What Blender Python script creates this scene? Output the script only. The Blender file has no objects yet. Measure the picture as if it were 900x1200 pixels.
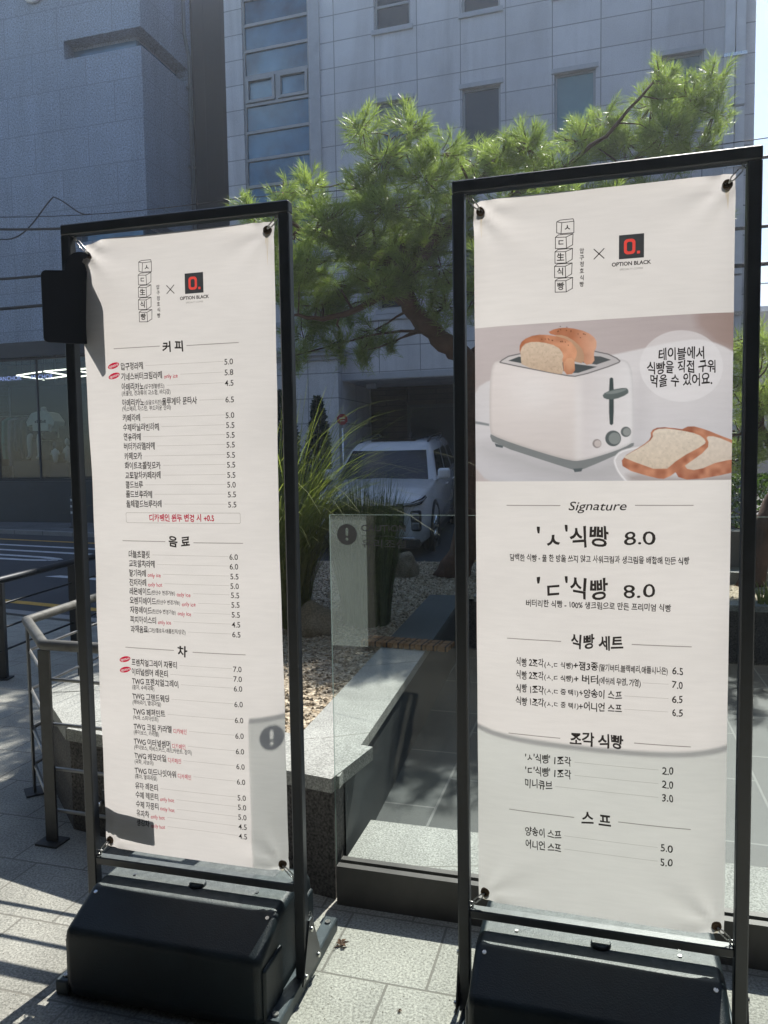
import bpy, bmesh, math, random
import numpy as np
from mathutils import Vector, Matrix, Euler, noise as mnoise

random.seed(7)
rng = np.random.default_rng(11)
SC = bpy.context.scene
COL = SC.collection
R = math.radians

# ------------------------------------------------------------------ camera
cam_d = bpy.data.cameras.new('camera')
cam_d.sensor_fit = 'VERTICAL'
cam_d.sensor_height = 24.0
cam_d.lens = 24.0 * 892.9 / 1200.0
cam_d.clip_start = 0.05
cam_d.clip_end = 2000
cam = bpy.data.objects.new('camera', cam_d)
COL.objects.link(cam)
PITCH, ROLL = 0.0681, -0.0151
_f = Vector((0, math.cos(PITCH), -math.sin(PITCH)))
_u = Vector((0, math.sin(PITCH), math.cos(PITCH)))
_r = Vector((1, 0, 0))
_cr, _sr = math.cos(ROLL), math.sin(ROLL)
_R, _U = _cr * _r + _sr * _u, -_sr * _r + _cr * _u
M = Matrix.Identity(4)
for i in range(3):
    M[i][0], M[i][1], M[i][2] = _R[i], _U[i], -_f[i]
M[2][3] = 1.5
cam.matrix_world = M
SC.camera = cam

# ------------------------------------------------------------------ light
SUN_DIR = Vector((0.289, 0.582, 0.760)).normalized()
SUN_EL = math.asin(SUN_DIR.z)
SUN_AZ = math.atan2(SUN_DIR.x, SUN_DIR.y)
w = bpy.data.worlds.new('World')
SC.world = w
w.use_nodes = True
nt = w.node_tree
nt.nodes.clear()
n_out = nt.nodes.new('ShaderNodeOutputWorld')
n_bg = nt.nodes.new('ShaderNodeBackground')
n_sky = nt.nodes.new('ShaderNodeTexSky')
n_sky.sky_type = 'NISHITA'
n_sky.sun_disc = False
n_sky.sun_elevation = SUN_EL
n_sky.sun_rotation = SUN_AZ
n_sky.air_density = 1.0
n_sky.dust_density = 0.3
n_sky.ozone_density = 2.6
n_tc = nt.nodes.new('ShaderNodeTexCoord')
n_cl = nt.nodes.new('ShaderNodeTexNoise')
n_cl.inputs['Scale'].default_value = 3.2
n_cl.inputs['Detail'].default_value = 7
n_cl.inputs['Roughness'].default_value = 0.6
n_rp = nt.nodes.new('ShaderNodeValToRGB')
n_rp.color_ramp.elements[0].position = 0.57
n_rp.color_ramp.elements[1].position = 0.72
n_mx = nt.nodes.new('ShaderNodeMixRGB')
n_mx.inputs[2].default_value = (7.5, 7.8, 8.2, 1)
nt.links.new(n_tc.outputs['Generated'], n_cl.inputs['Vector'])
nt.links.new(n_cl.outputs['Fac'], n_rp.inputs['Fac'])
nt.links.new(n_rp.outputs['Color'], n_mx.inputs[0])
nt.links.new(n_sky.outputs['Color'], n_mx.inputs[1])
nt.links.new(n_mx.outputs['Color'], n_bg.inputs['Color'])
n_bg.inputs['Strength'].default_value = 0.10
nt.links.new(n_bg.outputs['Background'], n_out.inputs['Surface'])

sun_d = bpy.data.lights.new('sun', 'SUN')
sun_d.energy = 4.6
sun_d.angle = R(0.53)
sun_d.color = (1.0, 0.955, 0.88)
sun = bpy.data.objects.new('sun', sun_d)
sun.rotation_euler = SUN_DIR.to_track_quat('Z', 'Y').to_euler()
sun.location = (6, 12, 16)
COL.objects.link(sun)

SC.view_settings.view_transform = 'Standard'
SC.view_settings.look = 'None'
SC.view_settings.gamma = 1.0
SC.view_settings.use_curve_mapping = False
SC.view_settings.exposure = 0.85
SC.render.engine = 'CYCLES'
SC.cycles.max_bounces = 10
SC.cycles.transparent_max_bounces = 24
SC.cycles.caustics_reflective = False
SC.cycles.caustics_refractive = False
SC.cycles.use_denoising = True
SC.cycles.sample_clamp_indirect = 6

# ------------------------------------------------------------------ materials
MATS = {}

def srgb(r, g, b):
    return tuple(((c / 255.0) / 12.92 if c / 255.0 <= 0.04045 else ((c / 255.0 + 0.055) / 1.055) ** 2.4) for c in (r, g, b))

def base_mat(name):
    m = bpy.data.materials.new(name)
    m.use_nodes = True
    t = m.node_tree
    return m, t, t.nodes['Principled BSDF'], t.nodes['Material Output']

def mat(name, col, rough=0.6, metal=0.0, var=0.18, scale=12.0, bump=0.0, bscale=None, spec=0.5, coat=0.0, fine=0.0, fscale=400.0):
    """Principled with large-scale blotching (var), fine fleck (fine) and bump, all from noise in object space."""
    if name in MATS:
        return MATS[name]
    m, t, p, o = base_mat(name)
    L = t.links.new
    tc = t.nodes.new('ShaderNodeTexCoord')
    n = t.nodes.new('ShaderNodeTexNoise')
    n.inputs['Scale'].default_value = scale
    n.inputs['Detail'].default_value = 6
    n.inputs['Roughness'].default_value = 0.62
    L(tc.outputs['Object'], n.inputs['Vector'])
    mr = t.nodes.new('ShaderNodeMapRange')
    mr.inputs['From Min'].default_value = 0.25
    mr.inputs['From Max'].default_value = 0.75
    mr.inputs['To Min'].default_value = 1 - var
    mr.inputs['To Max'].default_value = 1 + var
    L(n.outputs['Fac'], mr.inputs['Value'])
    val = mr.outputs['Result']
    if fine > 0:
        n2 = t.nodes.new('ShaderNodeTexNoise')
        n2.inputs['Scale'].default_value = fscale
        n2.inputs['Detail'].default_value = 2
        L(tc.outputs['Object'], n2.inputs['Vector'])
        m2 = t.nodes.new('ShaderNodeMapRange')
        m2.inputs['From Min'].default_value = 0.3
        m2.inputs['From Max'].default_value = 0.7
        m2.inputs['To Min'].default_value = 1 - fine
        m2.inputs['To Max'].default_value = 1 + fine
        L(n2.outputs['Fac'], m2.inputs['Value'])
        mu = t.nodes.new('ShaderNodeMath'); mu.operation = 'MULTIPLY'
        L(val, mu.inputs[0]); L(m2.outputs['Result'], mu.inputs[1])
        val = mu.outputs[0]
    vm = t.nodes.new('ShaderNodeVectorMath'); vm.operation = 'SCALE'
    vm.inputs[0].default_value = col[:3]
    L(val, vm.inputs['Scale'])
    L(vm.outputs['Vector'], p.inputs['Base Color'])
    rr = t.nodes.new('ShaderNodeMapRange')
    rr.inputs['To Min'].default_value = max(0.02, rough - 0.08)
    rr.inputs['To Max'].default_value = min(1, rough + 0.08)
    L(n.outputs['Fac'], rr.inputs['Value'])
    L(rr.outputs['Result'], p.inputs['Roughness'])
    p.inputs['Metallic'].default_value = metal
    p.inputs['Specular IOR Level'].default_value = spec
    p.inputs['Coat Weight'].default_value = coat
    if bump > 0:
        b = t.nodes.new('ShaderNodeBump')
        b.inputs['Strength'].default_value = bump
        b.inputs['Distance'].default_value = 0.004
        nb = t.nodes.new('ShaderNodeTexNoise')
        nb.inputs['Scale'].default_value = bscale or scale * 8
        nb.inputs['Detail'].default_value = 5
        L(tc.outputs['Object'], nb.inputs['Vector'])
        L(nb.outputs['Fac'], b.inputs['Height'])
        L(b.outputs['Normal'], p.inputs['Normal'])
    MATS[name] = m
    return m

def brick_mat(name, col, mortar, bw, bh, msize, rough=0.7, axes='xy', rot=0.0, off=0.5, shift=(0, 0), var=0.12, fine=0.25, fscale=260.0, tilevar=0.10, spec=0.4, bump=0.25, rot90=False, pits=False, vscale=2.2):
    """Tiles with joints (Brick Texture) over a speckled stone colour."""
    m, t, p, o = base_mat(name)
    L = t.links.new
    tc = t.nodes.new('ShaderNodeTexCoord')
    sx = t.nodes.new('ShaderNodeSeparateXYZ')
    L(tc.outputs['Object'], sx.inputs[0])
    cx = t.nodes.new('ShaderNodeCombineXYZ')
    if axes == 'xy':
        L(sx.outputs['X'], cx.inputs['X']); L(sx.outputs['Y'], cx.inputs['Y'])
    else:
        ad = t.nodes.new('ShaderNodeMath'); ad.operation = 'ADD'
        L(sx.outputs['X'], ad.inputs[0]); L(sx.outputs['Y'], ad.inputs[1])
        L(ad.outputs[0], cx.inputs['X']); L(sx.outputs['Z'], cx.inputs['Y'])
    mp = t.nodes.new('ShaderNodeMapping')
    mp.inputs['Rotation'].default_value = (0, 0, rot)
    mp.inputs['Location'].default_value = (shift[0], shift[1], 0)
    L(cx.outputs[0], mp.inputs['Vector'])
    br = t.nodes.new('ShaderNodeTexBrick')
    br.offset = off
    br.inputs['Scale'].default_value = 1.0
    br.inputs['Brick Width'].default_value = bw
    br.inputs['Row Height'].default_value = bh
    br.inputs['Mortar Size'].default_value = msize
    br.inputs['Mortar Smooth'].default_value = 0.2
    br.inputs['Color1'].default_value = (1 - tilevar,) * 3 + (1,)
    br.inputs['Color2'].default_value = (1 + tilevar,) * 3 + (1,)
    br.inputs['Mortar'].default_value = (1, 1, 1, 1)
    L(mp.outputs['Vector'], br.inputs['Vector'])
    n = t.nodes.new('ShaderNodeTexNoise')
    n.inputs['Scale'].default_value = vscale
    n.inputs['Detail'].default_value = 7
    n.inputs['Roughness'].default_value = 0.65
    L(tc.outputs['Object'], n.inputs['Vector'])
    mr = t.nodes.new('ShaderNodeMapRange')
    mr.inputs['From Min'].default_value = 0.25; mr.inputs['From Max'].default_value = 0.75
    mr.inputs['To Min'].default_value = 1 - var; mr.inputs['To Max'].default_value = 1 + var
    L(n.outputs['Fac'], mr.inputs['Value'])
    n2 = t.nodes.new('ShaderNodeTexNoise')
    n2.inputs['Scale'].default_value = fscale
    n2.inputs['Detail'].default_value = 3
    n2.inputs['Roughness'].default_value = 0.7
    L(tc.outputs['Object'], n2.inputs['Vector'])
    m2 = t.nodes.new('ShaderNodeMapRange')
    m2.inputs['From Min'].default_value = 0.32; m2.inputs['From Max'].default_value = 0.68
    m2.inputs['To Min'].default_value = 1 - fine; m2.inputs['To Max'].default_value = 1 + fine
    L(n2.outputs['Fac'], m2.inputs['Value'])
    mu = t.nodes.new('ShaderNodeMath'); mu.operation = 'MULTIPLY'
    L(mr.outputs['Result'], mu.inputs[0]); L(m2.outputs['Result'], mu.inputs[1])
    vm = t.nodes.new('ShaderNodeVectorMath'); vm.operation = 'SCALE'
    ns = t.nodes.new('ShaderNodeTexNoise'); ns.inputs['Scale'].default_value = vscale * 0.35; ns.inputs['Detail'].default_value = 9; ns.inputs['Roughness'].default_value = 0.72; ns.inputs['Distortion'].default_value = 0.6
    if axes == 'xz':
        mps = t.nodes.new('ShaderNodeMapping'); mps.inputs['Scale'].default_value = (2.6, 2.6, .35)
        L(tc.outputs['Object'], mps.inputs['Vector']); L(mps.outputs['Vector'], ns.inputs['Vector'])
    else:
        L(tc.outputs['Object'], ns.inputs['Vector'])
    ms_ = t.nodes.new('ShaderNodeMapRange'); ms_.inputs['From Min'].default_value = 0.36; ms_.inputs['From Max'].default_value = 0.56; ms_.inputs['To Min'].default_value = 1 - var * 1.3; ms_.inputs['To Max'].default_value = 1.04
    L(ns.outputs['Fac'], ms_.inputs['Value'])
    mu2 = t.nodes.new('ShaderNodeMath'); mu2.operation = 'MULTIPLY'
    L(mu.outputs[0], mu2.inputs[0]); L(ms_.outputs['Result'], mu2.inputs[1])
    L(br.outputs['Color'], vm.inputs[0]); L(mu2.outputs[0], vm.inputs['Scale'])
    vm2 = t.nodes.new('ShaderNodeVectorMath'); vm2.operation = 'MULTIPLY'
    L(vm.outputs['Vector'], vm2.inputs[0]); vm2.inputs[1].default_value = col[:3]
    mx = t.nodes.new('ShaderNodeMixRGB')
    L(br.outputs['Fac'], mx.inputs[0]); L(vm2.outputs['Vector'], mx.inputs[1])
    mx.inputs[2].default_value = tuple(mortar[:3]) + (1,)
    L(mx.outputs['Color'], p.inputs['Base Color'])
    p.inputs['Roughness'].default_value = rough
    p.inputs['Specular IOR Level'].default_value = spec
    b = t.nodes.new('ShaderNodeBump')
    b.inputs['Strength'].default_value = bump
    b.inputs['Distance'].default_value = 0.004
    sb = t.nodes.new('ShaderNodeMath'); sb.operation = 'SUBTRACT'
    L(n2.outputs['Fac'], sb.inputs[0]); L(br.outputs['Fac'], sb.inputs[1])
    L(sb.outputs[0], b.inputs['Height'])
    L(b.outputs['Normal'], p.inputs['Normal'])
    MATS[name] = m
    return m

def glass_mat(name, tint=(0.93, 0.965, 0.945), refl=1.0, rough=0.0):
    """Thin sheet glass: straight-through transmission plus Fresnel reflection."""
    m, t, p, o = base_mat(name)
    t.nodes.remove(p)
    L = t.links.new
    tr = t.nodes.new('ShaderNodeBsdfTransparent'); tr.inputs['Color'].default_value = tint + (1,)
    gl = t.nodes.new('ShaderNodeBsdfGlossy'); gl.inputs['Roughness'].default_value = rough
    gl.inputs['Color'].default_value = (refl, refl, refl, 1)
    ge = t.nodes.new('ShaderNodeNewGeometry')
    dt = t.nodes.new('ShaderNodeVectorMath'); dt.operation = 'DOT_PRODUCT'
    L(ge.outputs['Normal'], dt.inputs[0]); L(ge.outputs['Incoming'], dt.inputs[1])
    ab = t.nodes.new('ShaderNodeMath'); ab.operation = 'ABSOLUTE'; L(dt.outputs['Value'], ab.inputs[0])
    om = t.nodes.new('ShaderNodeMath'); om.operation = 'SUBTRACT'; om.inputs[0].default_value = 1.0; L(ab.outputs[0], om.inputs[1])
    pw_ = t.nodes.new('ShaderNodeMath'); pw_.operation = 'POWER'; pw_.inputs[1].default_value = 5.0; L(om.outputs[0], pw_.inputs[0])
    fr = t.nodes.new('ShaderNodeMath'); fr.operation = 'MULTIPLY_ADD'; fr.inputs[1].default_value = 0.9; fr.inputs[2].default_value = 0.024; L(pw_.outputs[0], fr.inputs[0])
    mx = t.nodes.new('ShaderNodeMixShader')
    L(fr.outputs[0], mx.inputs[0]); L(tr.outputs[0], mx.inputs[1]); L(gl.outputs[0], mx.inputs[2])
    L(mx.outputs[0], o.inputs['Surface'])
    MATS[name] = m
    return m

def film_mat(name, col, transp, transl):
    """Translucent film: part straight-through, part scattered."""
    m, t, p, o = base_mat(name)
    t.nodes.remove(p)
    L = t.links.new
    tr = t.nodes.new('ShaderNodeBsdfTransparent')
    tl = t.nodes.new('ShaderNodeBsdfTranslucent'); tl.inputs['Color'].default_value = col + (1,)
    df = t.nodes.new('ShaderNodeBsdfDiffuse'); df.inputs['Color'].default_value = col + (1,)
    a = t.nodes.new('ShaderNodeMixShader'); a.inputs[0].default_value = transl
    b = t.nodes.new('ShaderNodeMixShader'); b.inputs[0].default_value = transp
    n = t.nodes.new('ShaderNodeTexNoise'); n.inputs['Scale'].default_value = 7; n.inputs['Detail'].default_value = 5
    tc = t.nodes.new('ShaderNodeTexCoord'); L(tc.outputs['Object'], n.inputs['Vector'])
    mr = t.nodes.new('ShaderNodeMapRange'); mr.inputs['To Min'].default_value = transp - 0.1; mr.inputs['To Max'].default_value = transp + 0.1
    L(n.outputs['Fac'], mr.inputs['Value']); L(mr.outputs[0], b.inputs[0])
    L(df.outputs[0], a.inputs[1]); L(tl.outputs[0], a.inputs[2])
    L(a.outputs[0], b.inputs[1]); L(tr.outputs[0], b.inputs[2])
    L(b.outputs[0], o.inputs['Surface'])
    MATS[name] = m
    return m

def cloth_mat(name, col, transl=0.55, attr=None, weave=True):
    """Printed banner cloth that lets sunlight through from behind."""
    m, t, p, o = base_mat(name)
    t.nodes.remove(p)
    L = t.links.new
    tl = t.nodes.new('ShaderNodeBsdfTranslucent')
    df = t.nodes.new('ShaderNodeBsdfDiffuse')
    mx = t.nodes.new('ShaderNodeMixShader'); mx.inputs[0].default_value = transl
    tc = t.nodes.new('ShaderNodeTexCoord')
    mp = t.nodes.new('ShaderNodeMapping'); mp.inputs['Scale'].default_value = (14, 14, 110)
    n = t.nodes.new('ShaderNodeTexNoise'); n.inputs['Scale'].default_value = 1.0; n.inputs['Detail'].default_value = 6
    L(tc.outputs['Object'], mp.inputs['Vector']); L(mp.outputs[0], n.inputs['Vector'])
    mr = t.nodes.new('ShaderNodeMapRange')
    mr.inputs['From Min'].default_value = 0.3; mr.inputs['From Max'].default_value = 0.7
    mr.inputs['To Min'].default_value = 0.965; mr.inputs['To Max'].default_value = 1.02
    L(n.outputs['Fac'], mr.inputs['Value'])
    vm = t.nodes.new('ShaderNodeVectorMath'); vm.operation = 'SCALE'
    if attr:
        at = t.nodes.new('ShaderNodeAttribute'); at.attribute_name = attr
        L(at.outputs['Color'], vm.inputs[0])
    else:
        vm.inputs[0].default_value = col
    L(mr.outputs[0], vm.inputs['Scale'])
    L(vm.outputs['Vector'], tl.inputs['Color']); L(vm.outputs['Vector'], df.inputs['Color'])
    b = t.nodes.new('ShaderNodeBump'); b.inputs['Strength'].default_value = 0.12; b.inputs['Distance'].default_value = 0.002
    L(n.outputs['Fac'], b.inputs['Height']); L(b.outputs[0], df.inputs['Normal'])
    L(df.outputs[0], mx.inputs[1]); L(tl.outputs[0], mx.inputs[2])
    L(mx.outputs[0], o.inputs['Surface'])
    MATS[name] = m
    return m

def filter_mat(name, col):
    """Translucent printing ink: tints the cloth behind it."""
    m, t, p, o = base_mat(name)
    t.nodes.remove(p)
    tr = t.nodes.new('ShaderNodeBsdfTransparent'); tr.inputs['Color'].default_value = tuple(col) + (1,)
    t.links.new(tr.outputs[0], o.inputs['Surface'])
    MATS[name] = m
    return m

def leaf_mat(name, col, col2, transl=0.4, gloss=0.4, spec=0.5, scale=1.3):
    m, t, p, o = base_mat(name)
    L = t.links.new
    tc = t.nodes.new('ShaderNodeTexCoord')
    n = t.nodes.new('ShaderNodeTexNoise'); n.inputs['Scale'].default_value = scale; n.inputs['Detail'].default_value = 4
    L(tc.outputs['Object'], n.inputs['Vector'])
    n2 = t.nodes.new('ShaderNodeTexNoise'); n2.inputs['Scale'].default_value = scale * 22
    L(tc.outputs['Object'], n2.inputs['Vector'])
    ad = t.nodes.new('ShaderNodeMath'); ad.operation = 'ADD'
    L(n.outputs['Fac'], ad.inputs[0]); L(n2.outputs['Fac'], ad.inputs[1])
    rp = t.nodes.new('ShaderNodeMapRange'); rp.inputs['From Min'].default_value = 0.7; rp.inputs['From Max'].default_value = 1.3
    L(ad.outputs[0], rp.inputs['Value'])
    mx = t.nodes.new('ShaderNodeMixRGB')
    mx.inputs[1].default_value = col + (1,); mx.inputs[2].default_value = col2 + (1,)
    L(rp.outputs[0], mx.inputs[0])
    L(mx.outputs[0], p.inputs['Base Color'])
    p.inputs['Roughness'].default_value = gloss
    p.inputs['Specular IOR Level'].default_value = spec
    tl = t.nodes.new('ShaderNodeBsdfTranslucent')
    hs = t.nodes.new('ShaderNodeMixRGB'); hs.blend_type = 'MULTIPLY'; hs.inputs[0].default_value = 1
    hs.inputs[2].default_value = (1.25, 1.4, 0.62, 1)
    L(mx.outputs[0], hs.inputs[1]); L(hs.outputs[0], tl.inputs['Color'])
    ms = t.nodes.new('ShaderNodeMixShader'); ms.inputs[0].default_value = transl
    L(p.outputs[0], ms.inputs[1]); L(tl.outputs[0], ms.inputs[2]); L(ms.outputs[0], o.inputs['Surface'])
    MATS[name] = m
    return m

def emit_mat(name, col, s):
    m, t, p, o = base_mat(name)
    p.inputs['Base Color'].default_value = (0.5, 0.5, 0.5, 1)
    p.inputs['Emission Color'].default_value = col + (1,)
    p.inputs['Emission Strength'].default_value = s
    MATS[name] = m
    return m

ink = filter_mat('ink', (0.045, 0.04, 0.038))
red_ink = filter_mat('red_ink', (0.62, 0.02, 0.07))
tag_red = filter_mat('tag_red', (0.72, 0.02, 0.08))
grey_ink = filter_mat('grey_ink', (0.42, 0.40, 0.39))
pale_ink = filter_mat('pale_ink', (0.60, 0.58, 0.56))
logo_grey = filter_mat('logo_grey', (0.065, 0.072, 0.08))
logo_red = filter_mat('logo_red', (1.0, 0.11, 0.09))
white_ink = mat('white_ink', (0.75, 0.7, 0.7), 0.6, var=0.05)
cloth = cloth_mat('banner_cloth', (0.69, 0.665, 0.65), 0.56)
photo_cloth = cloth_mat('banner_print', (0.8, 0.8, 0.8), 0.56, attr='print')
def dusty_lit_top(m, dust_lit, amount):  # level tops paler: settled dirt plus sunlit brightness put into the colour
    t = m.node_tree; L = t.links.new; p = t.nodes['Principled BSDF']
    src = p.inputs['Base Color'].links[0].from_socket
    ge = t.nodes.new('ShaderNodeNewGeometry'); sx = t.nodes.new('ShaderNodeSeparateXYZ'); L(ge.outputs['Normal'], sx.inputs[0])
    mr = t.nodes.new('ShaderNodeMapRange'); mr.inputs['From Min'].default_value = .93; mr.inputs['From Max'].default_value = 1; mr.inputs['To Max'].default_value = amount
    L(sx.outputs['Z'], mr.inputs['Value'])
    tc = t.nodes.new('ShaderNodeTexCoord'); n = t.nodes.new('ShaderNodeTexNoise'); n.inputs['Scale'].default_value = 38; n.inputs['Detail'].default_value = 8; n.inputs['Roughness'].default_value = .7
    L(tc.outputs['Object'], n.inputs['Vector'])
    m2 = t.nodes.new('ShaderNodeMapRange'); m2.inputs['From Min'].default_value = .3; m2.inputs['From Max'].default_value = .7; m2.inputs['To Min'].default_value = .45; L(n.outputs['Fac'], m2.inputs['Value'])
    mu = t.nodes.new('ShaderNodeMath'); mu.operation = 'MULTIPLY'; L(mr.outputs[0], mu.inputs[0]); L(m2.outputs[0], mu.inputs[1])
    mx = t.nodes.new('ShaderNodeMixRGB'); L(mu.outputs[0], mx.inputs[0]); L(src, mx.inputs[1]); mx.inputs[2].default_value = dust_lit + (1,)
    L(mx.outputs[0], p.inputs['Base Color'])
    return m
frame_black = dusty_lit_top(mat('frame_black', (0.012, 0.018, 0.026), 0.38, metal=0.0, var=0.3, scale=30, bump=0.08, spec=0.8), (0.19, 0.215, 0.215), .8)
tank_black = dusty_lit_top(mat('tank_plastic', (0.007, 0.016, 0.022), 0.45, var=0.4, scale=9, bump=0.35, bscale=260, spec=0.4), (0.20, 0.225, 0.22), .85)
rail_grey = mat('rail_steel', (0.05, 0.068, 0.078), 0.5, metal=0.3, var=0.3, scale=20, bump=0.1)
steel = mat('steel', (0.62, 0.62, 0.60), 0.28, metal=1.0, var=0.15, scale=60)
brass = mat('old_brass', (0.10, 0.065, 0.04), 0.4, metal=0.8, var=0.4, scale=80)
rust = mat('rust', (0.22, 0.07, 0.03), 0.8, var=0.5, scale=90)

# ------------------------------------------------------------------ mesh builder
class MB:
    def __init__(s):
        s.v, s.f, s.mi, s.sm = [], [], [], []
    def add(s, vs, fs, mi=0, smooth=False):
        k = len(s.v)
        s.v.extend([tuple(v) for v in vs])
        for f in fs:
            s.f.append(tuple(i + k for i in f)); s.mi.append(mi); s.sm.append(smooth)
    def quad(s, a, b, c, d, mi=0):
        s.add([a, b, c, d], [(0, 1, 2, 3)], mi)
    def box(s, x0, x1, y0, y1, z0, z1, mi=0, mtx=None):
        vs = [Vector(p) for p in ((x0, y0, z0), (x1, y0, z0), (x1, y1, z0), (x0, y1, z0), (x0, y0, z1), (x1, y0, z1), (x1, y1, z1), (x0, y1, z1))]
        if mtx is not None: vs = [mtx @ v for v in vs]
        s.add(vs, [(3, 2, 1, 0), (4, 5, 6, 7), (0, 1, 5, 4), (1, 2, 6, 5), (2, 3, 7, 6), (3, 0, 4, 7)], mi)
    def rbox(s, x0, x1, y0, y1, z0, z1, b, mi=0, mtx=None, seg=2):
        bm = bmesh.new()
        bmesh.ops.create_cube(bm, size=1)
        for v in bm.verts:
            v.co = Vector(((x0 + x1) / 2 + v.co.x * (x1 - x0), (y0 + y1) / 2 + v.co.y * (y1 - y0), (z0 + z1) / 2 + v.co.z * (z1 - z0)))
        bmesh.ops.bevel(bm, geom=bm.edges[:], offset=b, segments=seg, profile=0.5, affect='EDGES')
        s.bm(bm, mi, mtx, seg > 1)
    def bm(s, bm, mi=0, mtx=None, smooth=False):
        bm.verts.index_update()
        vs = [(mtx @ v.co if mtx is not None else v.co.copy()) for v in bm.verts]
        s.add(vs, [tuple(v.index for v in f.verts) for f in bm.faces], mi, smooth)
        bm.free()
    def tube(s, pts, rad, n=8, mi=0, cap=True, smooth=True):
        pts = [Vector(p) for p in pts]
        rads = rad if isinstance(rad, (list, tuple)) else [rad] * len(pts)
        k = len(s.v); m = len(pts)
        up = None
        for i, p in enumerate(pts):
            d = (pts[min(i + 1, m - 1)] - pts[max(i - 1, 0)])
            d = d.normalized() if d.length > 1e-9 else Vector((0, 0, 1))
            if up is None:
                up = Vector((0, 0, 1)) if abs(d.z) < 0.9 else Vector((1, 0, 0))
            a = d.cross(up)
            a = a.normalized() if a.length > 1e-6 else Vector((1, 0, 0))
            b = a.cross(d).normalized()
            up = b
            for j in range(n):
                t = 2 * math.pi * j / n
                s.v.append(tuple(p + (a * math.cos(t) + b * math.sin(t)) * rads[i]))
        for i in range(m - 1):
            for j in range(n):
                s.f.append((k + i * n + j, k + i * n + (j + 1) % n, k + (i + 1) * n + (j + 1) % n, k + (i + 1) * n + j)); s.mi.append(mi); s.sm.append(smooth)
        if cap:
            s.f.append(tuple(k + j for j in range(n - 1, -1, -1))); s.mi.append(mi); s.sm.append(False)
            s.f.append(tuple(k + (m - 1) * n + j for j in range(n))); s.mi.append(mi); s.sm.append(False)
    def prism(s, poly, y0, y1, mi=0, plane='xz', mtx=None, smooth=False):
        """Extrude a polygon given in the x-z (or x-y) plane."""
        n = len(poly)
        f = (lambda p, d: Vector((p[0], d, p[1]))) if plane == 'xz' else ((lambda p, d: Vector((p[0], p[1], d))) if plane == 'xy' else (lambda p, d: Vector((d, p[0], p[1]))))
        vs = [f(p, y0) for p in poly] + [f(p, y1) for p in poly]
        if mtx is not None: vs = [mtx @ v for v in vs]
        fs = [tuple(range(n)), tuple(range(2 * n - 1, n - 1, -1))] + [(i, i + n, (i + 1) % n + n, (i + 1) % n) for i in range(n)]
        s.add(vs, fs, mi, smooth)
    def torus(s, c, R0, r0, axis='y', n=20, m=8, mi=0, mtx=None):
        vs, fs = [], []
        for i in range(n):
            a = 2 * math.pi * i / n
            for j in range(m):
                b = 2 * math.pi * j / m
                q = R0 + r0 * math.cos(b)
                p = {'y': (q * math.cos(a), r0 * math.sin(b), q * math.sin(a)), 'z': (q * math.cos(a), q * math.sin(a), r0 * math.sin(b)), 'x': (r0 * math.sin(b), q * math.cos(a), q * math.sin(a))}[axis]
                v = Vector(c) + Vector(p)
                vs.append(mtx @ v if mtx is not None else v)
                fs.append((i * m + j, ((i + 1) % n) * m + j, ((i + 1) % n) * m + (j + 1) % m, i * m + (j + 1) % m))
        s.add(vs, fs, mi, True)
    def disc(s, c, r, axis='y', n=20, mi=0, sx=1.0):
        vs = [Vector(c)]
        for i in range(n):
            a = 2 * math.pi * i / n
            vs.append(Vector(c) + {'y': Vector((r * sx * math.cos(a), 0, r * math.sin(a))), 'z': Vector((r * sx * math.cos(a), r * math.sin(a), 0)), 'x': Vector((0, r * sx * math.cos(a), r * math.sin(a)))}[axis])
        s.add(vs, [(0, 1 + i, 1 + (i + 1) % n) for i in range(n)], mi)
    def build(s, name, mats, parent=None, fix=True):
        me = bpy.data.meshes.new(name)
        me.from_pydata(s.v, [], s.f)
        for mm in (mats if isinstance(mats, (list, tuple)) else [mats]):
            me.materials.append(mm)
        me.polygons.foreach_set('material_index', s.mi)
        me.polygons.foreach_set('use_smooth', s.sm)
        me.update()
        if fix:
            b = bmesh.new(); b.from_mesh(me)
            bmesh.ops.recalc_face_normals(b, faces=b.faces[:])
            b.to_mesh(me); b.free()
        o = bpy.data.objects.new(name, me)
        COL.objects.link(o)
        if parent is not None:
            o.parent = parent
        return o

def tag(o, label, cat, group=None, kind=None):
    o['label'] = label
    if cat: o['category'] = cat
    if group: o['group'] = group
    if kind: o['kind'] = kind
    return o

def thing(name, label, cat, loc=(0, 0, 0), rz=0.0, group=None):
    o = bpy.data.objects.new(name, None)
    o.empty_display_size = 0.2
    o.location = loc; o.rotation_euler = (0, 0, rz)
    COL.objects.link(o)
    return tag(o, label, cat, group)

def struct(o):
    o['kind'] = 'structure'
    return o

def copy_tree(o, parent=None):
    c = o.copy(); COL.objects.link(c); c.parent = parent
    for ch in list(o.children):
        copy_tree(ch, c)
    return c

# ------------------------------------------------------------------ ground
ROAD_YAW = -0.45
rU = Vector((math.cos(ROAD_YAW), math.sin(ROAD_YAW), 0))
rN = Vector((-math.sin(ROAD_YAW), math.cos(ROAD_YAW), 0))
def gz(v):
    """Height of the ground at distance v across the road: the terrace is level, then falls to the street."""
    return 0.0 if v < 4.2 else (-0.2 if v > 5.9 else -0.2 * (v - 4.2) / 1.7)
def rp(u, v, dz=0.0):
    p = rU * u + rN * v
    return (p.x, p.y, gz(v) + dz)
def strip(mb, u0, u1, vs, dz):
    for a, b in zip(vs[:-1], vs[1:]):
        mb.quad(rp(u0, a, dz), rp(u1, a, dz), rp(u1, b, dz), rp(u0, b, dz))

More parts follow.
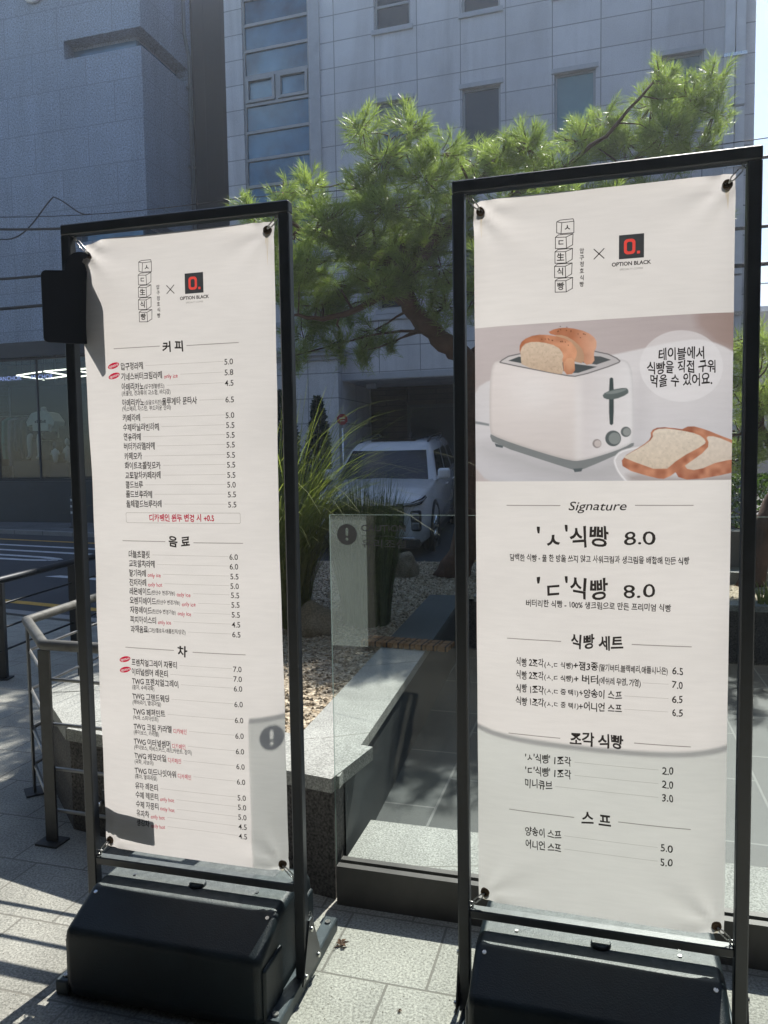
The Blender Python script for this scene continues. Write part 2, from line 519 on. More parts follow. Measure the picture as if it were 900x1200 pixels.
dirt = mat('ground_earth', (0.10, 0.095, 0.085), 0.9, var=0.3, scale=0.6, bump=0.3)
g = MB(); strip(g, -300, 300, [-60, 4.2, 5.9, 400], -0.03)
struct(g.build('ground', dirt))
paver = brick_mat('terrace_granite', (0.345, 0.345, 0.305), (0.19, 0.185, 0.16), 0.315, 0.305, 0.004, 0.75, rot=0.28, off=0.36, shift=(0.475, -0.48), var=0.2, fine=0.5, fscale=130, tilevar=0.09, bump=0.5)
g = MB(); strip(g, -14, 14, [-8, 4.2, 5.86], 0.0)
struct(g.build('pavement', paver))
asphalt = mat('asphalt', (0.055, 0.06, 0.068), 0.85, var=0.25, scale=1.1, bump=0.5, bscale=240, fine=0.3, fscale=180)
g = MB(); strip(g, -80, 80, [6.02, 13.0], 0.0); struct(g.build('road', asphalt))
kerbstone = brick_mat('kerb_granite', (0.30, 0.30, 0.29), (0.1, 0.1, 0.1), 1.0, 5.0, 0.01, 0.8, rot=0.45, fine=0.3)
g = MB()
for v0, v1 in ((5.86, 6.02), (13.0, 13.16)):
    a = [rp(-80, v0), rp(80, v0), rp(80, v1), rp(-80, v1)]
    zb = -0.28; zt = -0.10 if v0 > 6.5 else -0.17
    g.add([(p[0], p[1], zb) for p in a] + [(p[0], p[1], zt) for p in a], [(4, 5, 6, 7), (0, 1, 5, 4), (1, 2, 6, 5), (2, 3, 7, 6), (3, 0, 4, 7)])
struct(g.build('kerb', kerbstone))
walk = brick_mat('sidewalk_block', (0.15, 0.155, 0.16), (0.06, 0.06, 0.06), 0.4, 0.4, 0.01, 0.85, rot=0.45, fine=0.3)
g = MB(); strip(g, -80, 80, [13.16, 24], 0.09); struct(g.build('sidewalk', walk))
# painted road markings
white_paint = mat('road_paint_white', (0.62, 0.64, 0.66), 0.7, var=0.25, scale=8)
yellow_paint = mat('road_paint_yellow', (0.62, 0.36, 0.06), 0.7, var=0.3, scale=8)
mk = MB(); 
for v, wd, mi in ((12.0, 0.14, 1), (11.17, 0.17, 0), (10.48, 0.17, 0), (6.47, 0.15, 1)):
    mk.add([rp(-60, v - wd / 2, .005), rp(60, v - wd / 2, .005), rp(60, v + wd / 2, .005), rp(-60, v + wd / 2, .005)], [(0, 1, 2, 3)], mi)
def ru(x, y): return Vector((x, y, 0)).dot(rU)
u0 = ru(-5.167, 11.619)
mk.add([rp(u0, 8.14, .005), rp(u0 + 1.4, 8.14, .005), rp(u0 + 1.4, 8.30, .005), rp(u0 + 0.15, 8.30, .005)], [(0, 1, 2, 3)], 0)
# hooked turn arrow
hook = [(-14.4, 9.86), (-13.1, 9.86), (-12.5, 9.84), (-12.1, 9.76), (-11.92, 9.66), (-12.05, 9.56), (-12.5, 9.47), (-13.3, 9.44)]
hk = [(a + (ru(-5.70, 13.83) + 11.92), b) for a, b in hook]
for (a, b), (c, d) in zip(hk[:-1], hk[1:]):
    dx, dy = c - a, d - b; l = math.hypot(dx, dy); nx, ny = -dy / l * .085, dx / l * .085
    mk.add([rp(a - nx, b - ny, .006), rp(c - nx, d - ny, .006), rp(c + nx, d + ny, .006), rp(a + nx, b + ny, .006)], [(0, 1, 2, 3)], 0)
a, b = hk[0]
mk.add([rp(a - .9, b, .007), rp(a + .1, b - .30, .007), rp(a + .1, b + .30, .007)], [(0, 1, 2)], 0)
struct(mk.build('road_marking', [white_paint, yellow_paint], fix=False))

# ------------------------------------------------------------------ light tiled office building
BYAW = -0.31
GLZ = -0.12
tile = brick_mat('facade_tile', (0.66, 0.665, 0.685), (0.28, 0.285, 0.30), 1.025, 0.605, 0.012, 0.55, axes='xz', off=0.0, shift=(0.06, -0.0), var=0.14, fine=0.16, fscale=55, tilevar=0.05, bump=0.15, vscale=0.9)
stone_trim = mat('stone_trim', (0.48, 0.50, 0.53), 0.65, var=0.12, scale=4)
win_frame = mat('window_frame_grey', (0.36, 0.37, 0.37), 0.45, metal=0.3, var=0.1)
pane_dark = mat('pane_dark', (0.02, 0.032, 0.038), 0.06, var=0.2, scale=0.8, spec=0.7)
pane_blind = mat('pane_blind', (0.10, 0.155, 0.16), 0.08, var=0.2, scale=0.9, spec=0.7)
pane_teal = mat('pane_teal', (0.17, 0.30, 0.32), 0.07, var=0.15, scale=0.9, spec=0.7)
pane_blue = mat('pane_blue', (0.055, 0.15, 0.23), 0.04, metal=0.25, var=0.75, scale=0.9, spec=0.9)  # strong blue mottling: varied sky reflections put into the pane colour

def wall_holes(mb, u0, u1, z0, z1, holes, depth, mi=0, y=0.0):
    us = sorted({u0, u1, *[h[0] for h in holes], *[h[1] for h in holes]})
    zs = sorted({z0, z1, *[h[2] for h in holes], *[h[3] for h in holes]})
    for a, b in zip(us[:-1], us[1:]):
        for c, d in zip(zs[:-1], zs[1:]):
            cu, cz = (a + b) / 2, (c + d) / 2
            if any(h[0] < cu < h[1] and h[2] < cz < h[3] for h in holes): continue
            mb.quad((a, y, c), (b, y, c), (b, y, d), (a, y, d), mi)
    for h in holes:
        a, b, c, d = h[:4]
        mb.quad((a, y, c), (a, y + depth, c), (a, y + depth, d), (a, y, d), mi)
        mb.quad((b, y, c), (b, y, d), (b, y + depth, d), (b, y + depth, c), mi)
        mb.quad((a, y, c), (b, y, c), (b, y + depth, c), (a, y + depth, c), mi)
        mb.quad((a, y, d), (a, y + depth, d), (b, y + depth, d), (b, y, d), mi)

office = thing('office_building', 'pale grey tiled office building with a tall blue stairwell window and square windows', 'building', (0, 18.6, 0), BYAW)
wins = []
for i, uu in enumerate((-0.06, 2.02, 4.08, 6.22)):
    for j, (z0, z1) in enumerate(((5.1, 6.65), (8.35, 9.9), (11.55, 13.1))):
        wins.append((uu, uu + 0.88, z0, z1, i, j))
stair = (-3.52, -1.74, 6.2, 15.2)
mb = MB()
wall_holes(mb, -4.0, 8.1, 3.44, 16.3, [wv[:4] for wv in wins] + [stair], 0.16)
# sides, back, roof, underside of the overhang
mb.quad((8.1, 0, -.2), (8.1, 9, -.2), (8.1, 9, 16.3), (8.1, 0, 16.3))
mb.quad((-4, 0, 3.44), (-4, 0, 16.3), (-4, 9, 16.3), (-4, 9, 3.44))
mb.quad((-4, 9, -.2), (-4, 9, 16.3), (8.1, 9, 16.3), (8.1, 9, -.2))
mb.quad((-4, 0, 16.3), (8.1, 0, 16.3), (8.1, 9, 16.3), (-4, 9, 16.3))
mb.quad((-1.0, 0, 3.44), (-1.0, 3, 3.44), (8.1, 3, 3.44), (8.1, 0, 3.44))
mb.build('wall', tile, office, fix=False)
# window units
for (a, b, c, d, i, j) in wins:
    f = MB(); t = 0.055
    f.box(a, b, .07, .13, d - t, d); f.box(a, b, .07, .13, c, c + t)
    f.box(a, a + t, .07, .13, c + t, d - t); f.box(b - t, b, .07, .13, c + t, d - t)
    if i == 0 or i == 3:
        f.box(a + t, b - t, .075, .125, c + 0.52, c + 0.58)
    wo = f.build('window', win_frame, office)
    q = MB(); q.box(a + t, b - t, .098, .108, c + t, d - t)
    q.build('pane', pane_teal if (i == 2 and j == 1) else (pane_blind if (i + j) % 3 == 1 else pane_dark), wo)
    q = MB(); q.box(a - .06, b + .06, -.05, .07, c - .11, c - .002); q.build('sill', stone_trim, wo)
    q = MB(); q.box(a - .06, b + .06, -.035, .02, d + .002, d + .10); q.build('lintel', stone_trim, wo)
# stairwell curtain wall
a, b, c, d = stair
f = MB(); f.box(a, a + .05, .05, .14, c, d); f.box(b - .05, b, .05, .14, c, d)
zz = [7.75, 8.40, 9.05, 9.72, 10.38, 11.06, 11.68, 12.30, 12.92, 13.54, 14.2]
for z in zz: f.box(a + .05, b - .05, .05, .14, z - .035, z + .035)
um = (a + b) / 2
f.box(um - .035, um + .035, .05, .14, 10.415, 11.025)
for (p0, p1) in ((a + .05, um - .035), (um + .035, b - .05)):
    f.box(p0 + .01, p1 - .01, .02, .12, 10.43, 10.50); f.box(p0 + .01, p1 - .01, .02, .12, 10.95, 11.01)
    f.box(p0 + .01, p0 + .08, .02, .12, 10.50, 10.95); f.box(p1 - .08, p1 - .01, .02, .12, 10.50, 10.95)
so = f.build('window', win_frame, office)
q = MB(); q.box(a + .05, b - .05, .095, .105, c, d); q.build('pane', pane_blue, so)
q = MB()
q.box(b + .04, b + .30, -.06, -.002, 4.4, 16.3); q.build('pilaster', stone_trim, office)
# projecting bay at the left with a moulded cornice
q = MB()
q.box(-4.0, -1.02, -.30, -.003, -.2, 3.95)
q.build('bay_wall', tile, office)
q = MB()
for k, (dz0, dz1, out) in enumerate(((3.952, 4.05, .36), (4.052, 4.15, .44), (4.152, 4.24, .50), (4.242, 4.30, .40))):
    q.box(-4.05, -1.02 + (out - .30), -out, -.004, dz0, dz1)
q.box(-4.0, 8.1, -.05, -.003, 4.86, 4.98)
q.box(-4.0, 8.1, -.03, -.003, 3.46, 3.60)
q.build('cornice', stone_trim, office)
# recessed ground floor
q = MB()
q.quad((-1.02, 2.0, -.2), (-.95, 2.0, -.2), (-.95, 2.0, 3.44), (-1.02, 2.0, 3.44))
q.quad((-1.02, 0, -.2), (-1.02, 2.0, -.2), (-1.02, 2.0, 3.44), (-1.02, 0, 3.44))
q.quad((2.6, 2.0, -.2), (8.1, 2.0, -.2), (8.1, 2.0, 3.44), (2.6, 2.0, 3.44))
q.build('porch_wall', tile, office, fix=False)
dark_wood = brick_mat('dark_wood_slats', (0.055, 0.042, 0.036), (0.012, 0.01, 0.01), 1.4, 0.14, 0.012, 0.7, axes='xz', var=0.35, fine=0.3, fscale=40, tilevar=0.3)
q = MB(); q.box(-.93, .08, 1.9, 1.99, -.2, 3.438); q.box(.082, 2.6, 1.93, 1.99, 2.95, 3.438); q.build('wood_panel', dark_wood, office)
q = MB(); q.box(.082, .16, 1.90, 1.98, -.2, 2.948); q.box(2.5, 2.6, 1.90, 1.98, -.2, 2.948); q.box(.16, 2.5, 1.90, 1.98, 2.86, 2.948); q.box(.16, 2.5, 1.90, 1.98, .75, .85)
sf = q.build('shop_window', frame_black, office)
q = MB(); q.box(.16, 2.5, 1.93, 1.945, .85, 2.86); q.build('pane', pane_dark, sf)
q = MB(); q.rbox(-.62, -.36, .6, .72, 3.30, 3.43, .015); q.build('security_camera', stone_trim, office)

# white cable trunking down the right corner of the building
pipe_white = mat('trunking_white', (0.78, 0.79, 0.80), 0.5, var=0.12, scale=3)
pipe = thing('cable_trunking', 'white vertical cable trunking clamped to the right corner of the pale building', 'trunking', (0, 18.6, 0), BYAW)
q = MB()
for z0, z1 in ((2.0, 5.2), (5.25, 8.6), (8.65, 12.0), (12.05, 15.6)):
    q.box(7.52, 7.70, -.16, -.004, z0, z1); q.box(7.72, 7.90, -.13, -.004, z0, z1)
q.build('trunk', pipe_white, pipe)
for z in (4.4, 7.4, 9.6, 11.2, 13.2):
    q = MB(); q.box(7.49, 7.93, -.18, -.165, z, z + .07); q.box(7.60, 7.63, -.1645, -.161, z + .02, z + .05); q.build('clamp', steel, pipe)

# ------------------------------------------------------------------ dark granite shop building
D0 = Vector((-6.10, 20.5, 0)); DYAW = -0.28
dark_stone = brick_mat('dark_granite', (0.30, 0.36, 0.45), (0.21, 0.25, 0.315), 1.7, 1.05, 0.012, 0.6, axes='xz', off=0.5, var=0.1, fine=0.55, fscale=26, tilevar=0.05, bump=0.2, vscale=1.1)
dark_metal = mat('dark_cladding', (0.040, 0.05, 0.065), 0.5, var=0.2, scale=3)
shop = thing('shop_building', 'dark speckled granite building with slit windows and a clothes shop window', 'building', D0, DYAW)
mb = MB()
def boxq(x0, x1, y0, y1, z0, z1): mb.box(x0, x1, y0, y1, z0, z1)
boxq(-12, -8.2, 0, 10, -.2, 4.95)
boxq(-8.2, 0, 0, .3, -.2, 1.05)
boxq(-.9, 0, 0, 10, 1.05, 4.95)
boxq(-12, 0, 0, 10, 4.95, 7.50)
boxq(-12, -2.35, 0, 10, 7.50, 7.95); boxq(-2.35, -.38, .38, 2.3, 7.50, 7.95)
boxq(-12, 0, 0, 10, 7.95, 12.30)
boxq(-12, -2.35, 0, 10, 12.30, 12.78); boxq(-2.35, -.38, .38, 2.3, 12.30, 12.78); 
boxq(-2.35, 0, 2.3, 10, 12.30, 12.78); boxq(-2.35, 0, 2.3, 10, 7.50, 7.95)
boxq(-12, 0, 0, 10, 12.78, 17.5)
mb.build('wall', dark_stone, shop)
q = MB()
for z in (7.50, 12.30):
    q.box(-2.3, -.36, .34, .378, z + .06, z + .36); q.box(-.378, -.34, .38, 2.25, z + .06, z + .36)
q.build('window', pane_blue, shop)
q = MB(); q.box(.003, .06, 2.55, 10, -.2, 17.5)
for k in range(5): q.box(.0605, .064, 3.2 + k * 1.1, 3.215 + k * 1.1, -.2, 17.5)
q.build('side_cladding', dark_metal, shop)
q = MB(); q.box(-8.2, -.9, -.06, -.003, 4.52, 4.93); q.box(-8.2, -.9, -.04, .34, 1.052, 1.12)
q.build('fascia', mat('fascia_black', (0.012, 0.017, 0.024), .5, var=.2), shop)
q = MB(); q.box(-12, .02, -.05, -.003, -.2, 1.045); q.box(.004, .05, -.04, 2.5, -.2, 1.045); q.build('base_cladding', mat('base_black', (0.016, 0.024, 0.034), .45, var=.3, scale=2), shop)
# shop interior
inner = mat('shop_interior', (0.03, 0.038, 0.04), 0.8, var=0.2)
inner_light = mat('shop_plaster', (0.16, 0.15, 0.13), 0.8, var=0.15)
q = MB()
q.quad((-8.2, 4, 1.05), (-.9, 4, 1.05), (-.9, 4, 4.95), (-8.2, 4, 4.95))
q.quad((-8.2, .3, 1.05), (-8.2, 4, 1.05), (-8.2, 4, 4.95), (-8.2, .3, 4.95))
q.quad((-8.2, .3, 1.05), (-.9, .3, 1.05), (-.9, 4, 1.05), (-8.2, 4, 1.05))
q.quad((-8.2, 3.9, 4.2), (-.92, 3.9, 4.2), (-.92, 3.9, 4.93), (-8.2, 3.9, 4.93), 1)
q.build('interior', [inner, inner_light], shop, fix=False)
q = MB()
for uu in (-8.16, -6.6, -5.2, -3.8, -2.4, -.94): q.box(uu - .02, uu + .02, .10, .16, 1.12, 4.52)
q.box(-8.14, -.96, .10, .16, 4.46, 4.52)
sw = q.build('shop_window', dark_metal, shop)
shop_glass = glass_mat('shop_glass', (0.85, 0.90, 0.90))
q = MB(); q.box(-8.14, -.96, .125, .135, 1.12, 4.46); q.build('pane', shop_glass, sw)
# rain pipe with an offset
q = MB()
q.tube([(.10, 2.02, 17.4), (.10, 2.02, 13.6), (.10, 2.25, 13.1), (.10, 2.25, 3.0)], .05, 10)
for z in (15, 12.2, 10, 8): q.box(.02, .16, 2.17 if z < 13 else 1.95, 2.33 if z < 13 else 2.09, z, z + .05)
q.build('rain_pipe', mat('zinc', (0.17, 0.19, 0.21), 0.45, metal=0.4, var=0.2), shop)
ring = thing('wall_sign', 'round white ring sign high on the dark granite building', 'sign', D0, DYAW)
q = MB(); q.torus((-3.2, -.06, 14.26), .34, .05, 'y', 28, 8); q.build('ring', pipe_white, ring)
q = MB(); q.tube([(-3.38, -.06, 14.08), (-3.02, -.06, 14.44)], .03, 6); q.build('stroke', pipe_white, ring)
q = MB(); q.tube([(-3.2, -.06, 13.92), (-3.2, .02, 13.92)], .02, 6); q.build('bracket', steel, ring)

lamp_em = emit_mat('led_white', (1.0, 0.97, 0.82), 1.7)
blue_em = emit_mat('neon_blue', (0.35, 0.42, 1.0), 0.5)
def local(p): return D0 + Matrix.Rotation(DYAW, 3, 'Z') @ Vector(p)
for k, (dx, lab) in enumerate(((-4.95, 'left zigzag white tube lamp hanging in the clothes shop window'), (-4.0, 'zigzag white tube lamp hanging above the mannequin in the clothes shop'), (-3.05, 'zigzag white tube lamp in the clothes shop, nearest the stand post'))):
    lz = thing('zigzag_lamp', lab, 'lamp', local((dx, 1.2, 4.16)), DYAW, 'zigzag lamps in the clothes shop')
    q = MB()
    pts = [(.50, -.1, .10), (-.52, .05, .05), (.34, .2, -.10)] if k == 0 else [(.46, -.1, .13), (-.44, .0, .12), (.36, .1, -.03), (-.55, .2, -.08)]
    for p0, p1 in zip(pts[:-1], pts[1:]): q.tube([p0, p1], .021, 8)
    q.build('tube', lamp_em, lz)
    q = MB()
    for p in pts: q.tube([p, (p[0], p[1], .78)], .006, 5)
    q.build('cord', dark_metal, lz)
for k, dx in enumerate((-4.36, -3.85)):
    sp = thing('spotlight', ('left' if k == 0 else 'right') + ' black spotlight under the ceiling of the clothes shop', 'spotlight', local((dx, 1.6, 4.35)), DYAW, 'spotlights in the clothes shop')
    q = MB(); q.tube([(0, 0, -.35), (0, 0, .02)], [.075, .06], 10); q.build('head', dark_metal, sp)
    q = MB(); q.tube([(0, 0, .02), (0, 0, .55)], .015, 6); q.build('rod', dark_metal, sp)
# clothes rail with garments
rail = thing('clothes_rail', 'clothes rail at the left end of the shop window', 'clothes rail', local((-5.85, 1.3, 1.05)), DYAW)
q = MB(); q.tube([(-.8, 0, 0), (-.8, 0, 1.95), (1.1, 0, 1.95), (1.1, 0, 0)], .022, 8); q.build('frame', steel, rail)
gcols = [(.30, .30, .28), (.05, .07, .09), (.12, .08, .08), (.03, .16, .15), (.10, .12, .16), (.04, .05, .07), (.02, .02, .03), (.02, .025, .035)]
gnames = ['pale grey', 'navy', 'maroon', 'teal green', 'slate blue', 'dark blue', 'black', 'long black']
for k, c in enumerate(gcols):
    gm = mat('garment_%d' % k, c, 0.9, var=0.25, scale=10)
    q = MB()
    x = -.65 + k * .22; L = 1.15 + .25 * math.sin(k * 2.1) + (.2 if k == 7 else 0)
    for j in range(2):
        pass
    prof = [(-.28, 1.80), (0, 1.92), (.28, 1.80), (.34, 1.80 - L * .6), (.30, 1.80 - L), (-.30, 1.80 - L), (-.34, 1.80 - L * .6)]
    q.prism(prof, x - .05, x + .05, plane='yz')
    o = q.build('hanging_garment', gm); o.location = local((-5.85, 1.3, 1.05)); o.rotation_euler = (0, 0, DYAW)
    tag(o, '%s garment hanging on the rail in the shop window' % gnames[k], 'garment', 'garments on the shop rail')
# seated mannequin
skin_m = mat('mannequin_grey', (0.36, 0.37, 0.36), 0.5, var=0.1)
shirt_m = mat('mannequin_shirt', (0.45, 0.46, 0.42), 0.9, var=0.12, scale=9)
short_m = mat('mannequin_shorts', (0.02, 0.02, 0.025), 0.9, var=0.2)
mq = thing('mannequin', 'seated mannequin in a pale printed t-shirt and dark shorts in the shop window', 'mannequin', local((-4.36, 1.0, 1.64)), DYAW)
mq.scale = (1.12, 1.12, 1.12)
def skin_body(name, verts, edges, radii, m, parent, sub=2):
    me = bpy.data.meshes.new(name); me.from_pydata(verts, edges, []); me.update()
    o = bpy.data.objects.new(name, me); COL.objects.link(o)
    md = o.modifiers.new('skin', 'SKIN')
    for i, r in enumerate(radii):
        me.skin_vertices[0].data[i].radius = (r, r) if not isinstance(r, tuple) else r
    me.skin_vertices[0].data[0].use_root = True
    o.modifiers.new('sub', 'SUBSURF').levels = sub
    o.modifiers['sub'].render_levels = sub
    me.materials.append(m); o.parent = parent
    return o
V = [(0, .1, .62), (0, .08, .85), (0, .06, 1.08), (0, .04, 1.22), (0, .02, 1.32), (0, 0, 1.42),
     (-.12, .05, .60), (-.15, -.38, .66), (-.15, -.40, .10), (-.15, -.50, .05), (.12, .05, .60), (.15, -.38, .66), (.15, -.40, .10), (.15, -.50, .05),
     (-.20, .05, 1.17), (-.27, .02, .92), (-.24, -.12, .70), (.20, .05, 1.17), (.27, .02, .92), (.24, -.12, .70)]
E_ = [(0, 1), (1, 2), (2, 3), (3, 4), (4, 5), (0, 6), (6, 7), (7, 8), (8, 9), (0, 10), (10, 11), (11, 12), (12, 13), (3, 14), (14, 15), (15, 16), (3, 17), (17, 18), (18, 19)]
RR = [.15, .13, .15, .11, .055, .10, .10, .075, .045, .045, .10, .075, .045, .045, .06, .045, .035, .06, .045, .035]
me = bpy.data.meshes.new('sk'); 
skin_body('body', V, E_, RR, skin_m, mq)
q = MB()
prof = [(-.24, .60), (.24, .60), (.25, .95), (.41, .90), (.44, 1.02), (.27, 1.24), (.10, 1.28), (-.10, 1.28), (-.27, 1.24), (-.44, 1.02), (-.41, .90), (-.25, .95)]
q.prism(prof, -.14, .27)
q.build('t_shirt', shirt_m, mq)
q = MB(); q.rbox(-.28, -.03, -.34, .2, .53, .77, .05); q.rbox(.03, .28, -.34, .2, .53, .77, .05); q.build('shorts', short_m, mq)
q = MB()
for k in range(6): q.box(-.17 + k * .06, -.13 + k * .06, -.143, -.1405, .98, 1.04 + .02 * (k % 2))
q.build('print', short_m, mq)
pd = tag(MB().build('x', inner), 'x', 'x'); bpy.data.objects.remove(pd)
q = MB(); q.rbox(-.34, .34, -.20, .35, .0, 1.10, .02); q.rbox(-.5, .5, -.75, .45, .0, .52, .02); o = q.build('display_stool', inner); o.location = local((-4.36, 1.0, 1.12)); o.rotation_euler = (0, 0, DYAW)
tag(o, 'dark box stool under the seated mannequin in the shop window', 'stool')
for k, (dx, h, lab) in enumerate(((-3.85, .62, 'small white figurine standing on the shop window ledge nearest the mannequin'), (-3.42, .72, 'tall grey figurine at the right end of the shop window ledge'))):
    fg = thing('figurine', lab, 'figurine', local((dx, .8, 1.62)), DYAW, 'figurines on the shop ledge')
    fg.location.z = 1.55
    q = MB(); q.tube([(0, 0, .02), (0, 0, h * .3), (0, 0, h * .55), (0, 0, h * .7)], [.06, .08, .09, .03], 10); q.build('torso', skin_m if k else white_paint, fg)
    q = MB(); q.tube([(0, 0, h * .7), (0, 0, h * .8), (0, 0, h * .92), (0, 0, h)], [.03, .07, .065, .02], 10); q.build('head', dark_metal if k == 0 else skin_m, fg)
    q = MB(); q.tube([(-.09, 0, h * .6), (-.15, 0, h * .4)], .025, 6); q.tube([(.09, 0, h * .6), (.15, 0, h * .4)], .025, 6); q.build('arm', skin_m if k else white_paint, fg)

# neighbours just outside the picture: the cafe front behind the camera plus an unseen tower added for shade
cafe_m = mat('cafe_front', (0.045, 0.05, 0.055), 0.7, var=0.2, scale=1.5)
cafe = thing('cafe_building', 'dark cafe front with large windows on the near side of the terrace', 'building', (0, -3.2, 0), -.28)
holes = [(-6.2 + 2.6 * k, -4.0 + 2.6 * k, .4, 2.9) for k in range(6)] + [(-6.2 + 2.6 * k, -4.0 + 2.6 * k, 4.0, 6.4) for k in range(6)]
mb = MB(); wall_holes(mb, -9, 11, 0, 14, holes, -.2); mb.quad((-9, -6, 14), (11, -6, 14), (11, 0, 14), (-9, 0, 14)); mb.build('wall', cafe_m, cafe, fix=False)
q = MB(); q.prism([(.02, 3.62), (4.3, 3.05), (4.3, 2.80), (4.28, 2.80), (4.28, 3.03), (.02, 3.58)], -8.5, 10.5, plane='yz'); q.build('sky_blocker', mat('sky_blocker_canvas', (0.02, 0.022, 0.025), .9, var=.2), cafe)  # unseen canopy added over the terrace to hold back sky light
for h in holes:
    f = MB(); f.box(h[0], h[1], -.14, -.10, h[2], h[2] + .06); f.box(h[0], h[1], -.14, -.10, h[3] - .06, h[3]); f.box(h[0], h[0] + .06, -.14, -.10, h[2] + .06, h[3] - .06); f.box(h[1] - .06, h[1], -.14, -.10, h[2] + .06, h[3] - .06)
    wf = f.build('window', frame_black, cafe); f = MB(); f.box(h[0] + .06, h[1] - .06, -.13, -.12, h[2] + .06, h[3] - .06); f.build('pane', pane_dark, wf)
for nm, lab, x0, x1, y0, y1, hh in (('side_building', 'dark rendered block outside the picture to the left of the terrace', -24, -9.5, -9, 7.5, 13), ('side_building', 'dark rendered block outside the picture to the right of the planter', 13, 24, -9, 19, 15)):
    sb = thing(nm, lab, 'building', (0, 0, 0), 0, 'blocks beside the terrace')
    q = MB(); q.box(x0, x1, y0, y1, -.2, hh); q.build('wall', cafe_m, sb)
    xf = x1 + .03 if x0 < 0 else x0 - .03
    for i in range(4):
        for j in range(3):
            yc = y0 + 2 + i * (y1 - y0 - 3) / 4
            q = MB(); q.box(xf - .02, xf + .02, yc, yc + 1.6, 1.2 + 3.4 * j, 3.0 + 3.4 * j); q.build('window', pane_dark, sb)
tower = thing('shade_tower', 'unseen grey tower added behind the two buildings to shade the dark one', 'tower', (-4.8, 25.5, 0), 0)  # added out of view to keep sun off the dark building's side
mb = MB(); wall_holes(mb, 0, 2.8, -.2, 23, [(.9, 1.9, 2 + 3.2 * j, 3.6 + 3.2 * j) for j in range(6)], .15); mb.box(0, 2.8, .16, 1.8, -.2, 23)
mb.build('wall', tile, tower, fix=False)

q = MB(); q.box(-3.98, -3.22, .55, 1.1, 1.06, 1.55); o = q.build('display_plinth', inner); o.location = D0; o.rotation_euler = (0, 0, DYAW); tag(o, 'low dark plinth under the figurines in the clothes shop window', 'plinth')
# ------------------------------------------------------------------ lettering helper
_tc = bpy.data.curves.new('lettering_source', 'FONT')
_to = bpy.data.objects.new('lettering_source', _tc)
COL.objects.link(_to)
_cache = {}
def text_mesh(s, em, bold=0.0, shear=0.0):
    """Triangles of a line of text, laid flat in x-z, baseline at 0, starting at x = 0."""
    k = (s, bold, shear)
    if k not in _cache:
        _tc.body = s; _tc.size = 1.0; _tc.offset = bold; _tc.shear = shear
        _tc.resolution_u = 3
        m = _to.to_mesh()
        vs = [(v.co.x, v.co.y) for v in m.vertices]; fs = [tuple(p.vertices) for p in m.polygons]
        _to.to_mesh_clear()
        _cache[k] = (vs, fs)
    vs, fs = _cache[k]
    if not vs: return [], [], 0.0
    x0 = min(v[0] for v in vs); x1 = max(v[0] for v in vs)
    return [((x - x0) * em, z * em) for x, z in vs], fs, (x1 - x0) * em

for dx, lab in ((-4.05, 'small blue neon word ANCHOR hanging over the mannequin in the clothes shop'), (-5.15, 'small blue neon word ANCHOR over the clothes rail at the left edge')):
    ns_ = thing('neon_sign', lab, 'neon sign', local((dx, .62, 3.99)), DYAW, 'neon words in the clothes shop')
    vs, fs, wd = text_mesh('ANCHOR', .17, .01)
    q = MB(); k_ = .78 / wd; q.add([(x * k_ - .39, 0, z) for x, z in vs], fs); q.build('lettering', blue_em, ns_, fix=False)
    q = MB(); q.box(-.44, .44, .03, .05, -.03, -.01); q.tube([(-.4, .04, -.02), (-.4, .04, .95)], .006, 5); q.tube([(.4, .04, -.02), (.4, .04, .95)], .006, 5); q.build('hanger', dark_metal, ns_)

